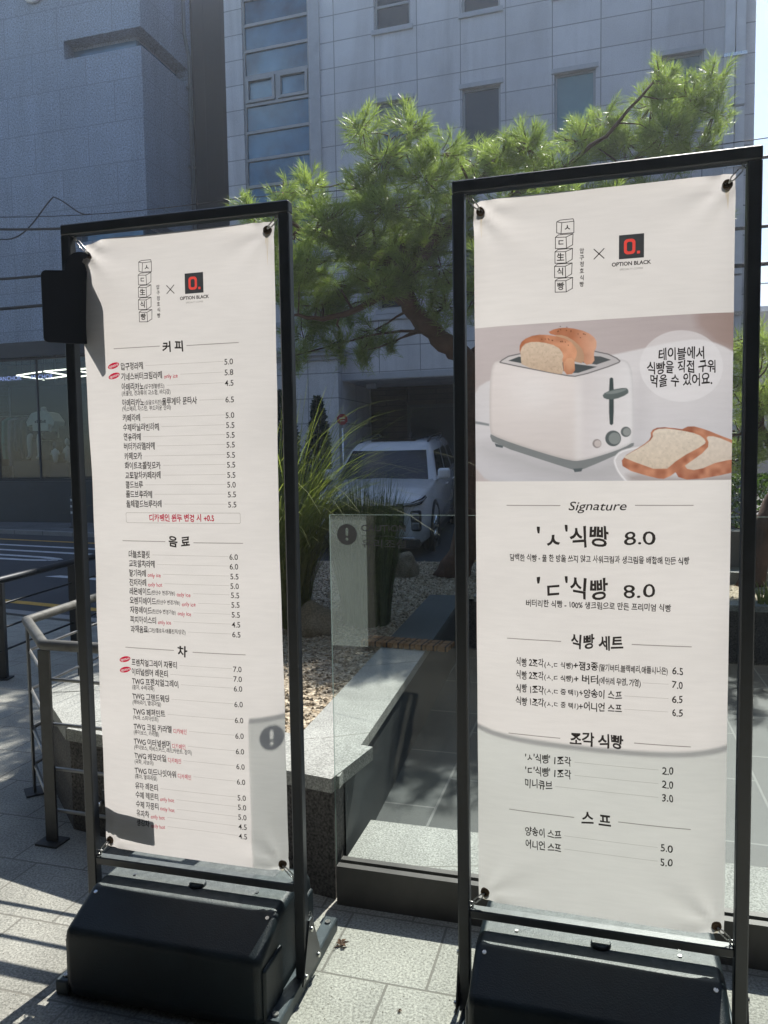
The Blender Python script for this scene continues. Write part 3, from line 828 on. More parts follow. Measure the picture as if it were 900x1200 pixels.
class Print:
    """Collects printed marks on a banner, placed on its curved surface."""
    def __init__(s, surf, off=0.0012):
        s.surf, s.off, s.mbs = surf, off, {}
    def mb(s, key): return s.mbs.setdefault(key, MB())
    def pt(s, u, z, k=1): 
        x, y, zz = s.surf(u, z); return (x, y - s.off * k, zz)
    def text(s, key, body, u, z, em, align='l', xs=0.80, width=None, bold=0.012, shear=0.0, wob=0.05, k=1):
        """z is the middle of the line; width, if given, fits the line to it."""
        vs, fs, w = text_mesh(body, em, bold, shear)
        if not vs: return u
        sx = (width / w) if width else xs
        w *= sx
        u0 = u if align == 'l' else (u - w / 2 if align == 'c' else u - w)
        ph = random.random() * 6
        out = []
        for x, zz in vs:
            a = x / em
            dx = wob * em * 0.5 * math.sin(a * 5.1 + ph + zz / em * 3.0)
            dz = wob * em * math.sin(a * 3.3 + ph * 2)
            out.append(s.pt(u0 + x * sx + dx, z - .36 * em + zz + dz, k))
        s.mb(key).add(out, fs)
        return u0 + w
    def line(s, key, u0, u1, z, th=.001, z1=None, k=1):
        n = max(1, int(abs(u1 - u0) / .03)); z1 = z if z1 is None else z1
        for i in range(n):
            a, b = i / n, (i + 1) / n
            ua, ub = u0 + (u1 - u0) * a, u0 + (u1 - u0) * b; za, zb = z + (z1 - z) * a, z + (z1 - z) * b
            s.mb(key).quad(s.pt(ua, za - th / 2, k), s.pt(ub, zb - th / 2, k), s.pt(ub, zb + th / 2, k), s.pt(ua, za + th / 2, k))
    def stroke(s, key, pts, th, k=1):
        fine = [pts[0]]
        for (a, b), (c, d) in zip(pts[:-1], pts[1:]):
            m = max(1, int(math.hypot(c - a, d - b) / .025))
            fine += [(a + (c - a) * i / m, b + (d - b) * i / m) for i in range(1, m + 1)]
        pts = fine
        for (a, b), (c, d) in zip(pts[:-1], pts[1:]):
            dx, dz = c - a, d - b; l = math.hypot(dx, dz) or 1; nx, nz = -dz / l * th / 2, dx / l * th / 2; ex, ez = dx / l * th * .3, dz / l * th * .3
            s.mb(key).quad(s.pt(a - nx - ex, b - nz - ez, k), s.pt(c - nx + ex, d - nz + ez, k), s.pt(c + nx + ex, d + nz + ez, k), s.pt(a + nx - ex, b + nz - ez, k))
    def poly(s, key, pts, k=1):
        s.mb(key).add([s.pt(u, z, k) for u, z in pts], [tuple(range(len(pts)))])
    def ellipse(s, key, u, z, a, b, rot=0.0, n=24, k=1):
        s.poly(key, [(u + a * math.cos(t) * math.cos(rot) - b * math.sin(t) * math.sin(rot), z + a * math.cos(t) * math.sin(rot) + b * math.sin(t) * math.cos(rot)) for t in (2 * math.pi * i / n for i in range(n))], k)

# ------------------------------------------------------------------ banner stands
S1 = dict(loc=(-.5739, 2.1619, 0), yaw=-.2654)
S2 = dict(loc=(.522, 1.8572, 0), yaw=-.2815)
def make_stand(label, loc, yaw):
    st = thing('banner_stand', label, 'banner stand', loc, yaw, 'banner stands with menu banners')
    YB, YF = .011, -.019           # the cloth hangs inside the frame
    for s in (-1, 1):
        q = MB(); x = s * .336
        q.rbox(x - .0155, x + .0155, YF, YB, .03, 2.156, .003, seg=1); q.build('post', frame_black, st)
    q = MB(); q.rbox(-.3515, .3515, YF, YB, 2.156, 2.187, .003, seg=1); q.build('top_bar', frame_black, st)
    q = MB(); q.rbox(-.3205, .3205, YF + .001, YB - .001, .292, .316, .003, seg=1); q.build('cross_bar', frame_black, st)
    for s in (-1, 1):
        q = MB(); x = s * .322
        q.rbox(x - .021, x + .021, -.19, .285, 0.0, .042, .004, seg=1)
        ra = q.build('base_rail', rail_grey, st)
        for yy in (-.165, .25):
            q = MB(); q.tube([(x, yy, .0415), (x, yy, .047)], .009, 8); q.build('bolt', steel, ra)
        q = MB(); x = s * .3535
        q.prism([(-.05, .043), (.10, .043), (.028, .20), (.008, .20)], x - .002, x + .0025, plane='yz')
        br = q.build('brace', frame_black, st)
        for (yy, z) in ((-.03, .06), (.07, .06), (.018, .17)):
            q = MB(); q.tube([(x - s * .001, yy, z), (x + s * .008, yy, z)], .007, 8); q.build('bolt', steel, br)
    # water tank, front hump and rear hump
    w2 = .298
    prof = [(-.192, .012), (-.202, .05), (-.204, .185), (-.198, .202), (-.185, .211), (-.084, .2575), (-.074, .2625), (-.064, .2645), (.135, .2645), (.160, .256), (.178, .235), (.186, .21), (.20, .05), (.19, .012)]
    bm = bmesh.new()
    fr = [bm.verts.new((-w2, y, z)) for y, z in prof]; bk = [bm.verts.new((w2, y, z)) for y, z in prof]
    n = len(prof)
    bm.faces.new(fr); bm.faces.new(bk[::-1])
    for i in range(n): bm.faces.new((fr[i], bk[i], bk[(i + 1) % n], fr[(i + 1) % n]))
    bmesh.ops.recalc_face_normals(bm, faces=bm.faces[:])
    ed = [e for e in bm.edges if (abs(e.verts[0].co.x - e.verts[1].co.x) < 1e-6)]
    bmesh.ops.bevel(bm, geom=ed, offset=.022, segments=5, profile=.5, affect='EDGES')
    e2 = [e for e in bm.edges if abs(e.verts[0].co.x - e.verts[1].co.x) > .1 and abs(e.verts[0].co.z - .20) < .02 and e.verts[0].co.y < -.15]
    # side recesses and end ribs come from slightly swollen end panels
    q = MB(); q.bm(bm, smooth=True)
    for s in (-1, 1):
        q.rbox(s * w2 - .006, s * w2 + .010, -.190, -.07, .03, .175, .008)
        q.rbox(s * w2 - .006, s * w2 + .010, .06, .17, .03, .20, .008)
    tk = q.build('water_tank', tank_black, st)
    tk.modifiers.new('weighted', 'WEIGHTED_NORMAL')
    q = MB(); q.tube([(.012, -.002, .260), (.012, -.002, .270), (.012, -.002, .2735)], [.025, .025, .022], 20)
    q.build('cap', tank_black, tk)
    for x in (-.285, .285):
        q = MB(); q.tube([(x * .95, -.088, .250), (x * .95, -.0905, .2565)], .0055, 8); q.build('screw', steel, tk)
    for x in (-.2, .2):
        q = MB(); q.tube([(x, .002, .262), (x, .002, .2675)], .005, 8); q.build('screw', steel, tk)
    return st
stand_a = make_stand('black banner stand carrying the coffee and tea menu banner, left of the two', S1['loc'], S1['yaw'])
stand_b = copy_tree(stand_a)
stand_b.location = S2['loc']; stand_b.rotation_euler = (0, 0, S2['yaw'])
stand_b['label'] = 'black banner stand carrying the toaster photo banner, right of the two'

# banner cloth surfaces: local u, z -> local x, y, z
def surf_left(u, z):
    t = (z - .34) / 1.80
    d = .014 * (abs(u) / .3) ** 4 - .004 - .006 * math.sin(math.pi * t) * math.cos(u * 5)
    d += .003 * math.sin(z * 7 + u * 6) * (abs(u) / .3) ** 2
    for (cu, cz, k) in ((-.282, 2.12, 1), (.282, 2.12, .8), (-.282, .363, .8), (.282, .363, 1)):
        dx, dz = (u - cu) * (-1 if cu > 0 else 1), (z - cz) * (-1 if cz > 1 else 1)
        r = math.hypot(dx, dz); th = math.atan2(dz, dx)
        d += .0042 * k * min(1, r / .03) * math.exp(-r / .085) * math.sin(7 * th + (1 if cu > 0 else 2.2))
    d += .0022 * math.sin(z * 2.1 + u * 4 + 1) + .0012 * math.sin(z * 23 + math.sin(u * 9) * 2) * (abs(u) / .3) ** 2
    a = math.exp(-((u + .30) / .05) ** 2 - ((z - 2.14) / .06) ** 2)
    b = math.exp(-((u - .30) / .05) ** 2 - ((z - 2.14) / .06) ** 2)
    zz = z - .022 * a - .006 * math.sin(math.pi * (u + .3) / .6) * max(0, t) ** 6
    d += .015 * a * math.sin((u + z) * 90) + .005 * b
    return (u + .008 * a - .004 * math.sin(math.pi * t) * (1 if u > 0 else -1) * (abs(u) / .3) ** 2, d - .006, zz)
def surf_right(u, z):
    t = (z - .334) / 1.80
    d = .017 * (abs(u) / .3) ** 5 - .003 - .005 * math.sin(math.pi * t) * math.cos(u * 5)
    d += .002 * math.sin(z * 6 + u * 8)
    for (cu, cz, k) in ((-.282, 2.115, 1), (.282, 2.115, .8), (-.282, .358, .8), (.282, .358, 1)):
        dx, dz = (u - cu) * (-1 if cu > 0 else 1), (z - cz) * (-1 if cz > 1 else 1)
        r = math.hypot(dx, dz); th = math.atan2(dz, dx)
        d += .0042 * k * min(1, r / .03) * math.exp(-r / .085) * math.sin(7 * th + (1 if cu > 0 else 2.2))
    d += .0022 * math.sin(z * 2.1 + u * 4 + 1) + .0012 * math.sin(z * 23 + math.sin(u * 9) * 2) * (abs(u) / .3) ** 2
    a = math.exp(-((u + .30) / .05) ** 2 - ((z - 2.135) / .06) ** 2)
    b = math.exp(-((u - .30) / .05) ** 2 - ((z - 2.135) / .06) ** 2)
    zz = z - .004 * math.sin(math.pi * (u + .3) / .6) * max(0, t) ** 6 - .004 * a
    d += .008 * a * math.sin((u + z) * 80) + .006 * b * math.sin((z - u) * 70)
    return (u, d - .007, zz)

def sheet_mesh(surf, zr, nu=66, dz=.0125):
    q = MB()
    for z0, z1 in zr:
        nz = max(2, int((z1 - z0) / dz))
        vs = [surf(-.3 + .6 * i / nu, z0 + (z1 - z0) * j / nz) for j in range(nz + 1) for i in range(nu + 1)]
        fs = [(j * (nu + 1) + i, j * (nu + 1) + i + 1, (j + 1) * (nu + 1) + i + 1, (j + 1) * (nu + 1) + i) for j in range(nz) for i in range(nu)]
        q.add(vs, fs, 0, True)
    return q

def hardware(root, surf, zt, zb, loose=None):
    for (u, z, cu, cz) in ((-.282, zt - .022, -.318, 2.152), (.282, zt - .022, .318, 2.152), (-.282, zb + .02, -.318, .322), (.282, zb + .02, .318, .322)):
        x, y, zz = surf(u, z)
        q = MB(); q.torus((x, y - .003, zz), .0082, .0036, 'y', 18, 8); q.torus((x, y + .003, zz), .0082, .0036, 'y', 18, 8)
        q.disc((x, y - .0025, zz), .0055, 'y', 12)
        gr = q.build('grommet', brass, root)
        q = MB()
        p0 = Vector((x, y - .006, zz)); p1 = Vector((cu, .0, cz)); d = p1 - p0
        side = Vector((-d.z, 0, d.x)).normalized() * .0045
        q.tube([p0 + d * .05, p0 + d * .30 + side, p0 + d * .75 + side, p0 + d * .88, p0 + d * .75 - side, p0 + d * .30 - side, p0 + d * .05], .0017, 6)
        q.tube([p0 + d * .80, p1], .0022, 6)
        q.torus(p1, .006, .002, 'y', 12, 6)
        q.build('hook', steel, root)

def block_logo(P, cu, ztop):
    """Stack of five hand-drawn cubes with one character each."""
    chars = ['ㅅ', 'ㄷ', '生', '식', '빵']
    h = .0345; wv = .026
    for i, c in enumerate(chars):
        sh = (.003, .0, -.001, -.002, -.0005)[i]
        left = i in (1, 3)
        z1 = ztop - i * h; z0 = z1 - h + .0015
        fl = cu - .022 + sh; fr = fl + wv + .014
        e = .0022
        if i == 0:
            fx0, fx1 = fl + .010, fr; s0 = fl
            out = [(s0, z0 + .003), (s0, z1 - .004), (fx0 + .002, z1 - .007), (fx1, z1 - .006), (fx1, z0), (fx0, z0), (s0, z0 + .003)]
            P.stroke('lettering', out, .0017); P.stroke('lettering', [(fx0, z0), (fx0 + .002, z1 - .007)], .0017)
            P.stroke('lettering', [(s0, z1 - .004), (s0 + .008, z1 - .0005), (fx1 - .002, z1), (fx1, z1 - .006)], .0017)
            cx = (fx0 + fx1) / 2
        else:
            fx0, fx1 = fl, fl + wv; bx = fr + .001
            zt = z1 - .006
            P.stroke('lettering', [(fx0, z0), (fx0, zt), (fx1 - .001, zt - .0015), (fx1, z0 - .0012), (fx0, z0)], .0017)
            P.stroke('lettering', [(fx0, zt), (fx0 + .007, z1 - .0008), (bx, z1 - .001), (fx1 - .001, zt - .0015)], .0017)
            P.stroke('lettering', [(bx, z1 - .001), (bx - .001, z0 + .006), (fx1, z0 - .0012)], .0017)
            cx = (fx0 + fx1) / 2
        P.text('lettering', c, cx, (z0 + z1 - .006) / 2, .0195 if i != 0 else .02, 'c', xs=.95, bold=.022, wob=.02)
    for i, c in enumerate('압구정호식빵'):
        P.text('lettering', c, cu + .0395, ztop - .078 - i * .0158, .0135, 'c', xs=.85, bold=.018, wob=.03)

def option_logo(P, cu, zc):
    def rr_(a, b, r):
        o = []
        for (sx, sz, t0) in ((1, 1, 0), (-1, 1, 90), (-1, -1, 180), (1, -1, 270)):
            for k in range(5):
                t = R(t0 + k * 22.5); o.append((sx * (a - r) + r * math.cos(t), sz * (b - r) + r * math.sin(t)))
        return o
    zo = [(cu - .004 + x, zc + z) for x, z in rr_(.0128, .0178, .0085)]
    zi = [(cu - .004 + x, zc + z) for x, z in rr_(.0062, .0112, .0042)]
    dot = [(cu + .0125, zc - .0178), (cu + .0190, zc - .0178), (cu + .0190, zc - .0115), (cu + .0125, zc - .0115)]
    sq = [(cu - .028, zc - .028), (cu + .028, zc - .028), (cu + .028, zc + .028), (cu - .028, zc + .028)]
    def fill(key, loops):
        bm = bmesh.new(); es = []
        for lp in loops:
            vv = [bm.verts.new((x, 0, z)) for x, z in lp]
            es += [bm.edges.new((vv[i], vv[(i + 1) % len(vv)])) for i in range(len(vv))]
        bmesh.ops.triangle_fill(bm, use_beauty=True, edges=es)
        bm.verts.index_update()
        P.mb(key).add([P.pt(v.co.x, v.co.z) for v in bm.verts], [tuple(v.index for v in f.verts) for f in bm.faces]); bm.free()
    fill('logo_square', [sq, zo, dot]); fill('logo_square', [zi])
    fill('logo_mark', [zo, zi]); fill('logo_mark', [dot])
    P.text('lettering', 'OPTION BLACK', cu, zc - .039, .0125, 'c', width=.088, bold=.03, wob=0)
    P.text('grey_lettering', 'SPECIALTY COFFEE', cu, zc - .052, .0062, 'c', width=.052, bold=.01, wob=0)
def cross(P, cu, zc, s=.0115):
    P.stroke('lettering', [(cu - s, zc - s), (cu + s, zc + s)], .0022); P.stroke('lettering', [(cu - s, zc + s), (cu + s, zc - s)], .0022)

def finish_print(P, root, names):
    mm = {'lettering': ink, 'red_lettering': red_ink, 'grey_lettering': grey_ink, 'rule_line': grey_ink, 'leader_line': pale_ink, 'logo_square': logo_grey, 'logo_mark': logo_red, 'box_outline': pale_ink, 'tag_lettering': white_ink}
    for k, q in P.mbs.items():
        q.build(k, mm[k], root, fix=False)

stain_m = filter_mat('rust_stain', (0.93, 0.87, 0.74))
def stains(root, surf, spots):
    P = Print(surf, .0009)
    for u, z, w_, l_ in spots:
        P.poly('s', [(u - w_, z), (u + w_, z), (u + w_ * .5, z - l_ * .6), (u + w_ * .2, z - l_), (u - w_ * .3, z - l_ * .7)])
    P.mbs['s'].build('rust_stain', stain_m, root, fix=False)
# ---- left banner: drinks menu
ban1 = thing('menu_banner', 'white cloth menu banner headed coffee, drinks and tea, tied to the left stand', 'banner', S1['loc'], S1['yaw'], 'cloth banners on the stands')
q = sheet_mesh(surf_left, [(.343, 2.142)])
q.build('sheet', cloth, ban1, fix=False)
P = Print(surf_left)
block_logo(P, -.083, 2.071); cross(P, -.005, 1.984); option_logo(P, .068, 1.996)
P.text('lettering', '커 피', -.003, 1.826, .032, 'c', xs=1.0, bold=.03)
for u0, u1, z in ((-.194, -.043, 1.829), (.040, .196, 1.826), (-.192, -.046, 1.278), (.043, .195, 1.276), (-.196, -.032, .964), (.028, .192, .962)):
    P.line('rule_line', u0, u1, z, .0022)
P.text('lettering', '음 료', -.002, 1.278, .033, 'c', xs=1.0, bold=.03)
P.text('lettering', '차', -.005, .963, .034, 'c', xs=1.0, bold=.03)
EM = .0226
menu = [
 (1.777, '압구정라떼', '', '', '5.0', 1), (1.748, '기네스버터크림라떼', '', 'only ice', '5.8', 1),
 (1.719, '아메리카노', '(압구정블렌드)', '', '4.5', 0), (1.701, None, '(초콜릿, 견과류의 고소함, 바디감)', '', '', 0),
 (1.674, '아메리카노', '(싱글오리진)|물루게타 문타사', '', '6.5', 0), (1.660 - .003, None, '(믹스베리, 자스민, 부드러운 산미)', '', '', 0),
 (1.631, '카페라떼', '', '', '5.0', 0), (1.604, '수제바닐라빈라떼', '', '', '5.5', 0), (1.577, '연유라떼', '', '', '5.5', 0),
 (1.550, '버터카라멜라떼', '', '', '5.5', 0), (1.522, '카페모카', '', '', '5.5', 0), (1.495, '화이트초콜릿모카', '', '', '5.5', 0),
 (1.467, '교토말차카페라떼', '', '', '5.5', 0), (1.440, '콜드브루', '', '', '5.0', 0), (1.413, '콜드브루라떼', '', '', '5.5', 0), (1.385, '돌체콜드브루라떼', '', '', '5.5', 0),
 (1.239, '더블초콜릿', '', '', '6.0', 0), (1.212, '교토말차라떼', '', '', '6.0', 0), (1.184, '딸기라떼', '', 'only ice', '5.5', 0), (1.157, '진저라떼', '', 'only hot', '5.0', 0),
 (1.131, '레몬에이드', '(탄산수 변경가능)', 'only ice', '5.5', 0), (1.104, '오렌지에이드', '(탄산수 변경가능)', 'only ice', '5.5', 0), (1.076, '자몽에이드', '(탄산수 변경가능)', 'only ice', '5.5', 0),
 (1.048, '피치아이스티', '', 'only ice', '4.5', 0), (1.020, '과채음료', '(그린/옐로우/애플진저/당근)', '', '6.5', 0),
 (.921, '프렌치얼그레이 자몽티', '', '', '7.0', 1), (.893, '이터널썸머 레몬티', '', '', '7.0', 1),
 (.865, 'TWG 프렌치얼그레이', '', '', '6.0', 0), (.847, None, '(홍차, 수레국화)', '', '', 0),
 (.820, 'TWG 그랜드웨딩', '', '', '6.0', 0), (.802, None, '(해바라기, 열대과일)', '', '', 0),
 (.774, 'TWG 페퍼민트', '', '', '6.0', 0), (.756, None, '(녹차, 스피아민트)', '', '', 0),
 (.729, 'TWG 크림 카라멜', '', '디카페인', '6.0', 0), (.711, None, '(루이보스, 카라멜)', '', '', 0),
 (.684, 'TWG 이터널썸머', '', '디카페인', '6.0', 0), (.666, None, '(루이보스, 히비스커스, 레드커런트, 장미)', '', '', 0),
 (.640, 'TWG 캐모마일', '', '디카페인', '6.0', 0), (.622, None, '(국화, 사보이)', '', '', 0),
 (.595, 'TWG 미드나잇아워', '', '디카페인', '6.0', 0), (.577, None, '(홍차, 열대과일)', '', '', 0),
 (.548, '유자 레몬티', '', '', '5.0', 0), (.520, '수제 레몬티', '', 'only hot', '5.0', 0), (.491, '수제 자몽티', '', 'only hot', '5.0', 0), (.463, '유자차', '', 'only hot', '4.5', 0), (.435, '생강차', '', 'only hot', '4.5', 0)]
tags = []
for z, name, sub, red, price, star in menu:
    u = -.172 - (.010 * (1.24 - z) / .8 if z < 1.24 else 0)
    if name is None:
        P.text('lettering', sub, u, z, .0155, 'l', xs=.74, bold=.014); continue
    u = P.text('lettering', name, u, z, EM, 'l', xs=.72 if 'TWG' not in name else .76, bold=.02)
    if sub:
        parts = sub.split('|')
        u = P.text('lettering', parts[0], u + .001, z - .001, .0148, 'l', xs=.72, bold=.014)
        if len(parts) > 1: u = P.text('lettering', parts[1], u + .001, z, EM, 'l', xs=.72, bold=.02)
    if red:
        u = P.text('red_lettering', red, u + .006, z - .0035, .0165, 'l', xs=.85 if red[0] == 'o' else .74, bold=.01)
    P.line('leader_line', u + .008, .150, z, .0009)
    P.text('lettering', price, .1785, z - .001, .0225, 'r', xs=.98, bold=.008, wob=.01)
    if star: tags.append((u, z))
P.text('red_lettering', '디카페인 원두 변경 시 +0.5', .007, 1.3455, .0225, 'c', width=.205, bold=.028)
bx = [(-.172, 1.331), (.186, 1.331), (.189, 1.334), (.189, 1.357), (.186, 1.360), (-.172, 1.360), (-.175, 1.357), (-.175, 1.334), (-.172, 1.331)]
P.stroke('box_outline', bx, .0013)
finish_print(P, ban1, None)
for (uu, z) in ((-.197, 1.781), (-.196, 1.752), (-.199, .928), (-.199, .897)):
    # the oval is printed red with the word left white: small cells outside the letters
    PT = Print(surf_left, .0014)
    vs, fs, wd = text_mesh('signature', .0115, .01, .2)
    V2 = np.array(vs); V2 = np.stack([(V2[:, 0] / wd - .5) * .033, V2[:, 1] - .0032], 1)
    c_ = .00045; gx, gy = np.meshgrid(np.arange(-.020, .020, c_), np.arange(-.0084, .0084, c_))
    keep = (gx / .020) ** 2 + (gy / .0083) ** 2 < 1
    for f in fs:
        for k in range(1, len(f) - 1):
            p, q_, r_ = V2[f[0]], V2[f[k]], V2[f[k + 1]]
            d1 = (q_[0] - p[0]) * (gy - p[1]) - (q_[1] - p[1]) * (gx - p[0]); d2 = (r_[0] - q_[0]) * (gy - q_[1]) - (r_[1] - q_[1]) * (gx - q_[0]); d3 = (p[0] - r_[0]) * (gy - r_[1]) - (p[1] - r_[1]) * (gx - r_[0])
            keep &= ~(((d1 > 0) & (d2 > 0) & (d3 > 0)) | ((d1 < 0) & (d2 < 0) & (d3 < 0)))
    ca, sa = math.cos(R(14)), math.sin(R(14)); mb_ = PT.mb('tag'); h_ = c_ / 2
    for X_, Y_ in zip(gx[keep], gy[keep]):
        mb_.add([PT.pt(uu + (X_ + a) * ca - (Y_ + b_) * sa, z + (X_ + a) * sa + (Y_ + b_) * ca) for a, b_ in ((-h_, -h_), (h_, -h_), (h_, h_), (-h_, h_))], [(0, 1, 2, 3)])
    mb_.build('tag', tag_red, ban1, fix=False)
hardware(ban1, surf_left, 2.142, .343)
stains(ban1, surf_left, [(-.281, 2.108, .0035, .05), (.282, 2.112, .003, .09), (.278, 2.110, .002, .03), (.281, .348, .006, .010), (-.283, .348, .006, .010)])

# ---- right banner: toaster photo and bread menu
def make_print():
    """Paints the printed product photograph (a toaster and bread slices) as a colour grid."""
    W_, H_ = 440, 286
    U0, U1, Z0, Z1 = -.3, .3, 1.442, 1.827
    us = U0 + (np.arange(W_) + .5) / W_ * (U1 - U0); zs = Z1 - (np.arange(H_) + .5) / H_ * (Z1 - Z0)
    UU, ZZ = np.meshgrid(us, zs)
    Hm = np.array([0.0008279854898048605, 3.3315225817277502e-06, -0.33389770446756395, 0.0001721056505615909, -0.00090431023165908, 1.8811506389251418, 0.0001233729676497619, -3.100442090269715e-05, 1.0]).reshape(3, 3)
    Hi = np.linalg.inv(Hm)
    den = Hi[2, 0] * UU + Hi[2, 1] * ZZ + Hi[2, 2]
    X = (Hi[0, 0] * UU + Hi[0, 1] * ZZ + Hi[0, 2]) / den
    Y = (Hi[1, 0] * UU + Hi[1, 1] * ZZ + Hi[1, 2]) / den      # artwork coordinates, about 0..900 x 0..550
    rg = np.random.default_rng(3)
    def lin(c): 
        c = np.array(c, float) / 255; return np.where(c <= .04045, c / 12.92, ((c + .055) / 1.055) ** 2.4)
    img = np.zeros((H_, W_, 3))
    def sdf_poly(pts):
        pts = np.array(pts, float); d = np.full(X.shape, 1e9); ins = np.zeros(X.shape, bool)
        for i in range(len(pts)):
            a, b = pts[i], pts[(i + 1) % len(pts)]
            ab = b - a; t = np.clip(((X - a[0]) * ab[0] + (Y - a[1]) * ab[1]) / (ab @ ab + 1e-9), 0, 1)
            d = np.minimum(d, np.hypot(X - a[0] - t * ab[0], Y - a[1] - t * ab[1]))
            c = ((a[1] > Y) != (b[1] > Y)) & (X < (b[0] - a[0]) * (Y - a[1]) / (b[1] - a[1] + 1e-12) + a[0]); ins ^= c
        return np.where(ins, -d, d)
    def smooth(pts, it=2):
        p = [np.array(q, float) for q in pts]
        for _ in range(it):
            o = []
            for i in range(len(p)):
                a, b = p[i], p[(i + 1) % len(p)]; o += [a * .75 + b * .25, a * .25 + b * .75]
            p = o
        return p
    def cov(d, soft=1.6): return np.clip(.5 - d / soft, 0, 1)
    def over(a, col):
        nonlocal img
        col = np.broadcast_to(col, img.shape) if np.ndim(col) < 3 else col
        img = img * (1 - a[..., None]) + col * a[..., None]
    def grad(c0, c1, t):
        t = np.clip(t, 0, 1)[..., None]; return lin(c0) * (1 - t) + lin(c1) * t
    def nz(sc, seed):
        r2 = np.random.default_rng(seed); g0 = r2.random((int(560 / sc) + 3, int(900 / sc) + 3))
        gx = np.clip(X / sc, 0, g0.shape[1] - 2.01); gy = np.clip(Y / sc, 0, g0.shape[0] - 2.01)
        ix, iy = gx.astype(int), gy.astype(int); fx, fy = gx - ix, gy - iy; fx = fx * fx * (3 - 2 * fx); fy = fy * fy * (3 - 2 * fy)
        return (g0[iy, ix] * (1 - fx) + g0[iy, ix + 1] * fx) * (1 - fy) + (g0[iy + 1, ix] * (1 - fx) + g0[iy + 1, ix + 1] * fx) * fy
    # wall and table
    img = grad((196, 184, 182), (180, 166, 164), (X - 40) / 760) + np.zeros_like(img)
    over(cov(sdf_poly([(680, 0), (820, 0), (820, 130), (745, 110), (690, 60)]), 30), grad((168, 148, 142), (160, 138, 130), (X - 690) / 110))
    tb = smooth([(20, 250), (110, 200), (460, 140), (640, 98), (730, 96), (840, 150), (840, 560), (20, 560)], 2)
    over(cov(sdf_poly(tb), 6), grad((218, 212, 212), (198, 194, 197), (Y - 200) / 330))
    over(cov(sdf_poly(smooth([(500, 180), (560, 210), (540, 400), (500, 420)], 2)), 40) * .25, lin((180, 174, 176)))
    # shadow and reflection under the toaster (printed)
    over(cov(sdf_poly(smooth([(60, 392), (330, 476), (510, 410), (560, 440), (470, 520), (300, 520), (60, 430)], 2)), 60) * .55, lin((164, 160, 160)))
    # cord
    over(cov(sdf_poly([(42, 333), (60, 336), (84, 341), (84, 348), (60, 344), (42, 341)]), 3), lin((138, 140, 142)))
    # toaster body
    base = smooth([(84, 372), (96, 400), (300, 466), (340, 478), (370, 470), (505, 410), (507, 392), (350, 440), (100, 372)], 1)
    over(cov(sdf_poly(base)), lin((128, 130, 130)))
    over(cov(sdf_poly([(100, 398), (126, 406), (124, 412), (104, 408)])), lin((92, 98, 100)))
    over(cov(sdf_poly([(330, 472), (358, 470), (354, 480), (334, 482)])), lin((92, 98, 100)))
    body = smooth([(86, 180), (110, 150), (330, 150), (470, 150), (500, 170), (506, 260), (506, 385), (490, 408), (360, 450), (310, 448), (96, 380), (84, 360)], 2)
    bs = sdf_poly(body)
    side = grad((226, 216, 212), (206, 196, 192), (Y - 210) / 240)
    front = grad((214, 206, 205), (224, 219, 219), (X - 370) / 130)
    t = np.clip((X - 318 - (Y - 200) * .02) / 50, 0, 1)[..., None]; t = t * t * (3 - 2 * t)
    bc = side * (1 - t) + front * t
    hl = np.exp(-((X - 345) / 14) ** 2) * np.clip((Y - 200) / 60, 0, 1) * .25
    hl2 = np.exp(-((X - 205 - (Y - 200) * .2) / 70) ** 2) * np.exp(-((Y - 250) / 60) ** 2) * .3
    bc = bc + (lin((240, 236, 234)) - bc) * np.clip(hl + hl2, 0, 1)[..., None]
    edge = np.exp(-((-bs) / 6.0) ** 2) * .35
    bc = bc * (1 - edge[..., None] * .5)
    over(cov(bs), bc)
    # top plate
    top = smooth([(112, 160), (150, 138), (300, 120), (420, 132), (470, 156), (462, 168), (345, 206), (310, 204), (118, 166)], 1)
    td = sdf_poly(top)
    over(cov(td), lin((116, 112, 112)))
    over(cov(td + 3.5), grad((206, 198, 196), (188, 182, 182), (X - 110) / 360))
    over(cov(sdf_poly([(140, 158), (172, 146), (400, 176), (345, 194), (330, 194)])), lin((80, 84, 85)))
    over(cov(sdf_poly([(300, 140), (410, 146), (440, 156), (398, 170), (330, 160)])), lin((86, 89, 90)))
    # slice behind, slice in front
    n1, n2, n3 = nz(7, 5), nz(16, 6), nz(4, 8)
    def crustc(a, b, t): return (grad(a, b, t) * np.array((.9, .93, 1.02))) * (0.9 + .2 * n2)[..., None]
    back = smooth([(252, 78), (280, 64), (320, 62), (370, 74), (398, 96), (398, 122), (390, 132), (392, 166), (362, 172), (338, 120), (300, 90)], 1)
    over(cov(sdf_poly(back)), crustc((190, 122, 86), (226, 172, 138), (X - 330) / 70))
    over(cov(sdf_poly(smooth([(270, 84), (305, 84), (340, 105), (362, 132), (362, 168), (330, 160)], 1))), grad((196, 158, 128), (184, 146, 118), (X - 280) / 80))
    fro = smooth([(172, 120), (182, 98), (220, 82), (270, 84), (320, 98), (342, 126), (340, 146), (334, 156), (335, 196), (304, 200), (300, 150), (180, 150)], 1)
    over(cov(sdf_poly(fro)), crustc((176, 106, 70), (222, 158, 118), (X - 180) / 160 + (n2 - .5) * .4))
    face = smooth([(176, 124), (196, 104), (240, 104), (284, 116), (303, 140), (298, 158), (303, 198), (280, 196), (180, 174), (178, 150)], 1)
    fc = grad((214, 192, 170), (198, 172, 148), (Y - 100) / 100) * (.92 + .16 * n1)[..., None]
    over(cov(sdf_poly(face)), fc * np.where(n3 > .8, .86, 1)[..., None])
    over(cov(sdf_poly(smooth([(305, 152), (334, 150), (335, 196), (304, 198)], 1))), crustc((230, 170, 128), (190, 126, 92), (Y - 150) / 46 + n2 - .5))
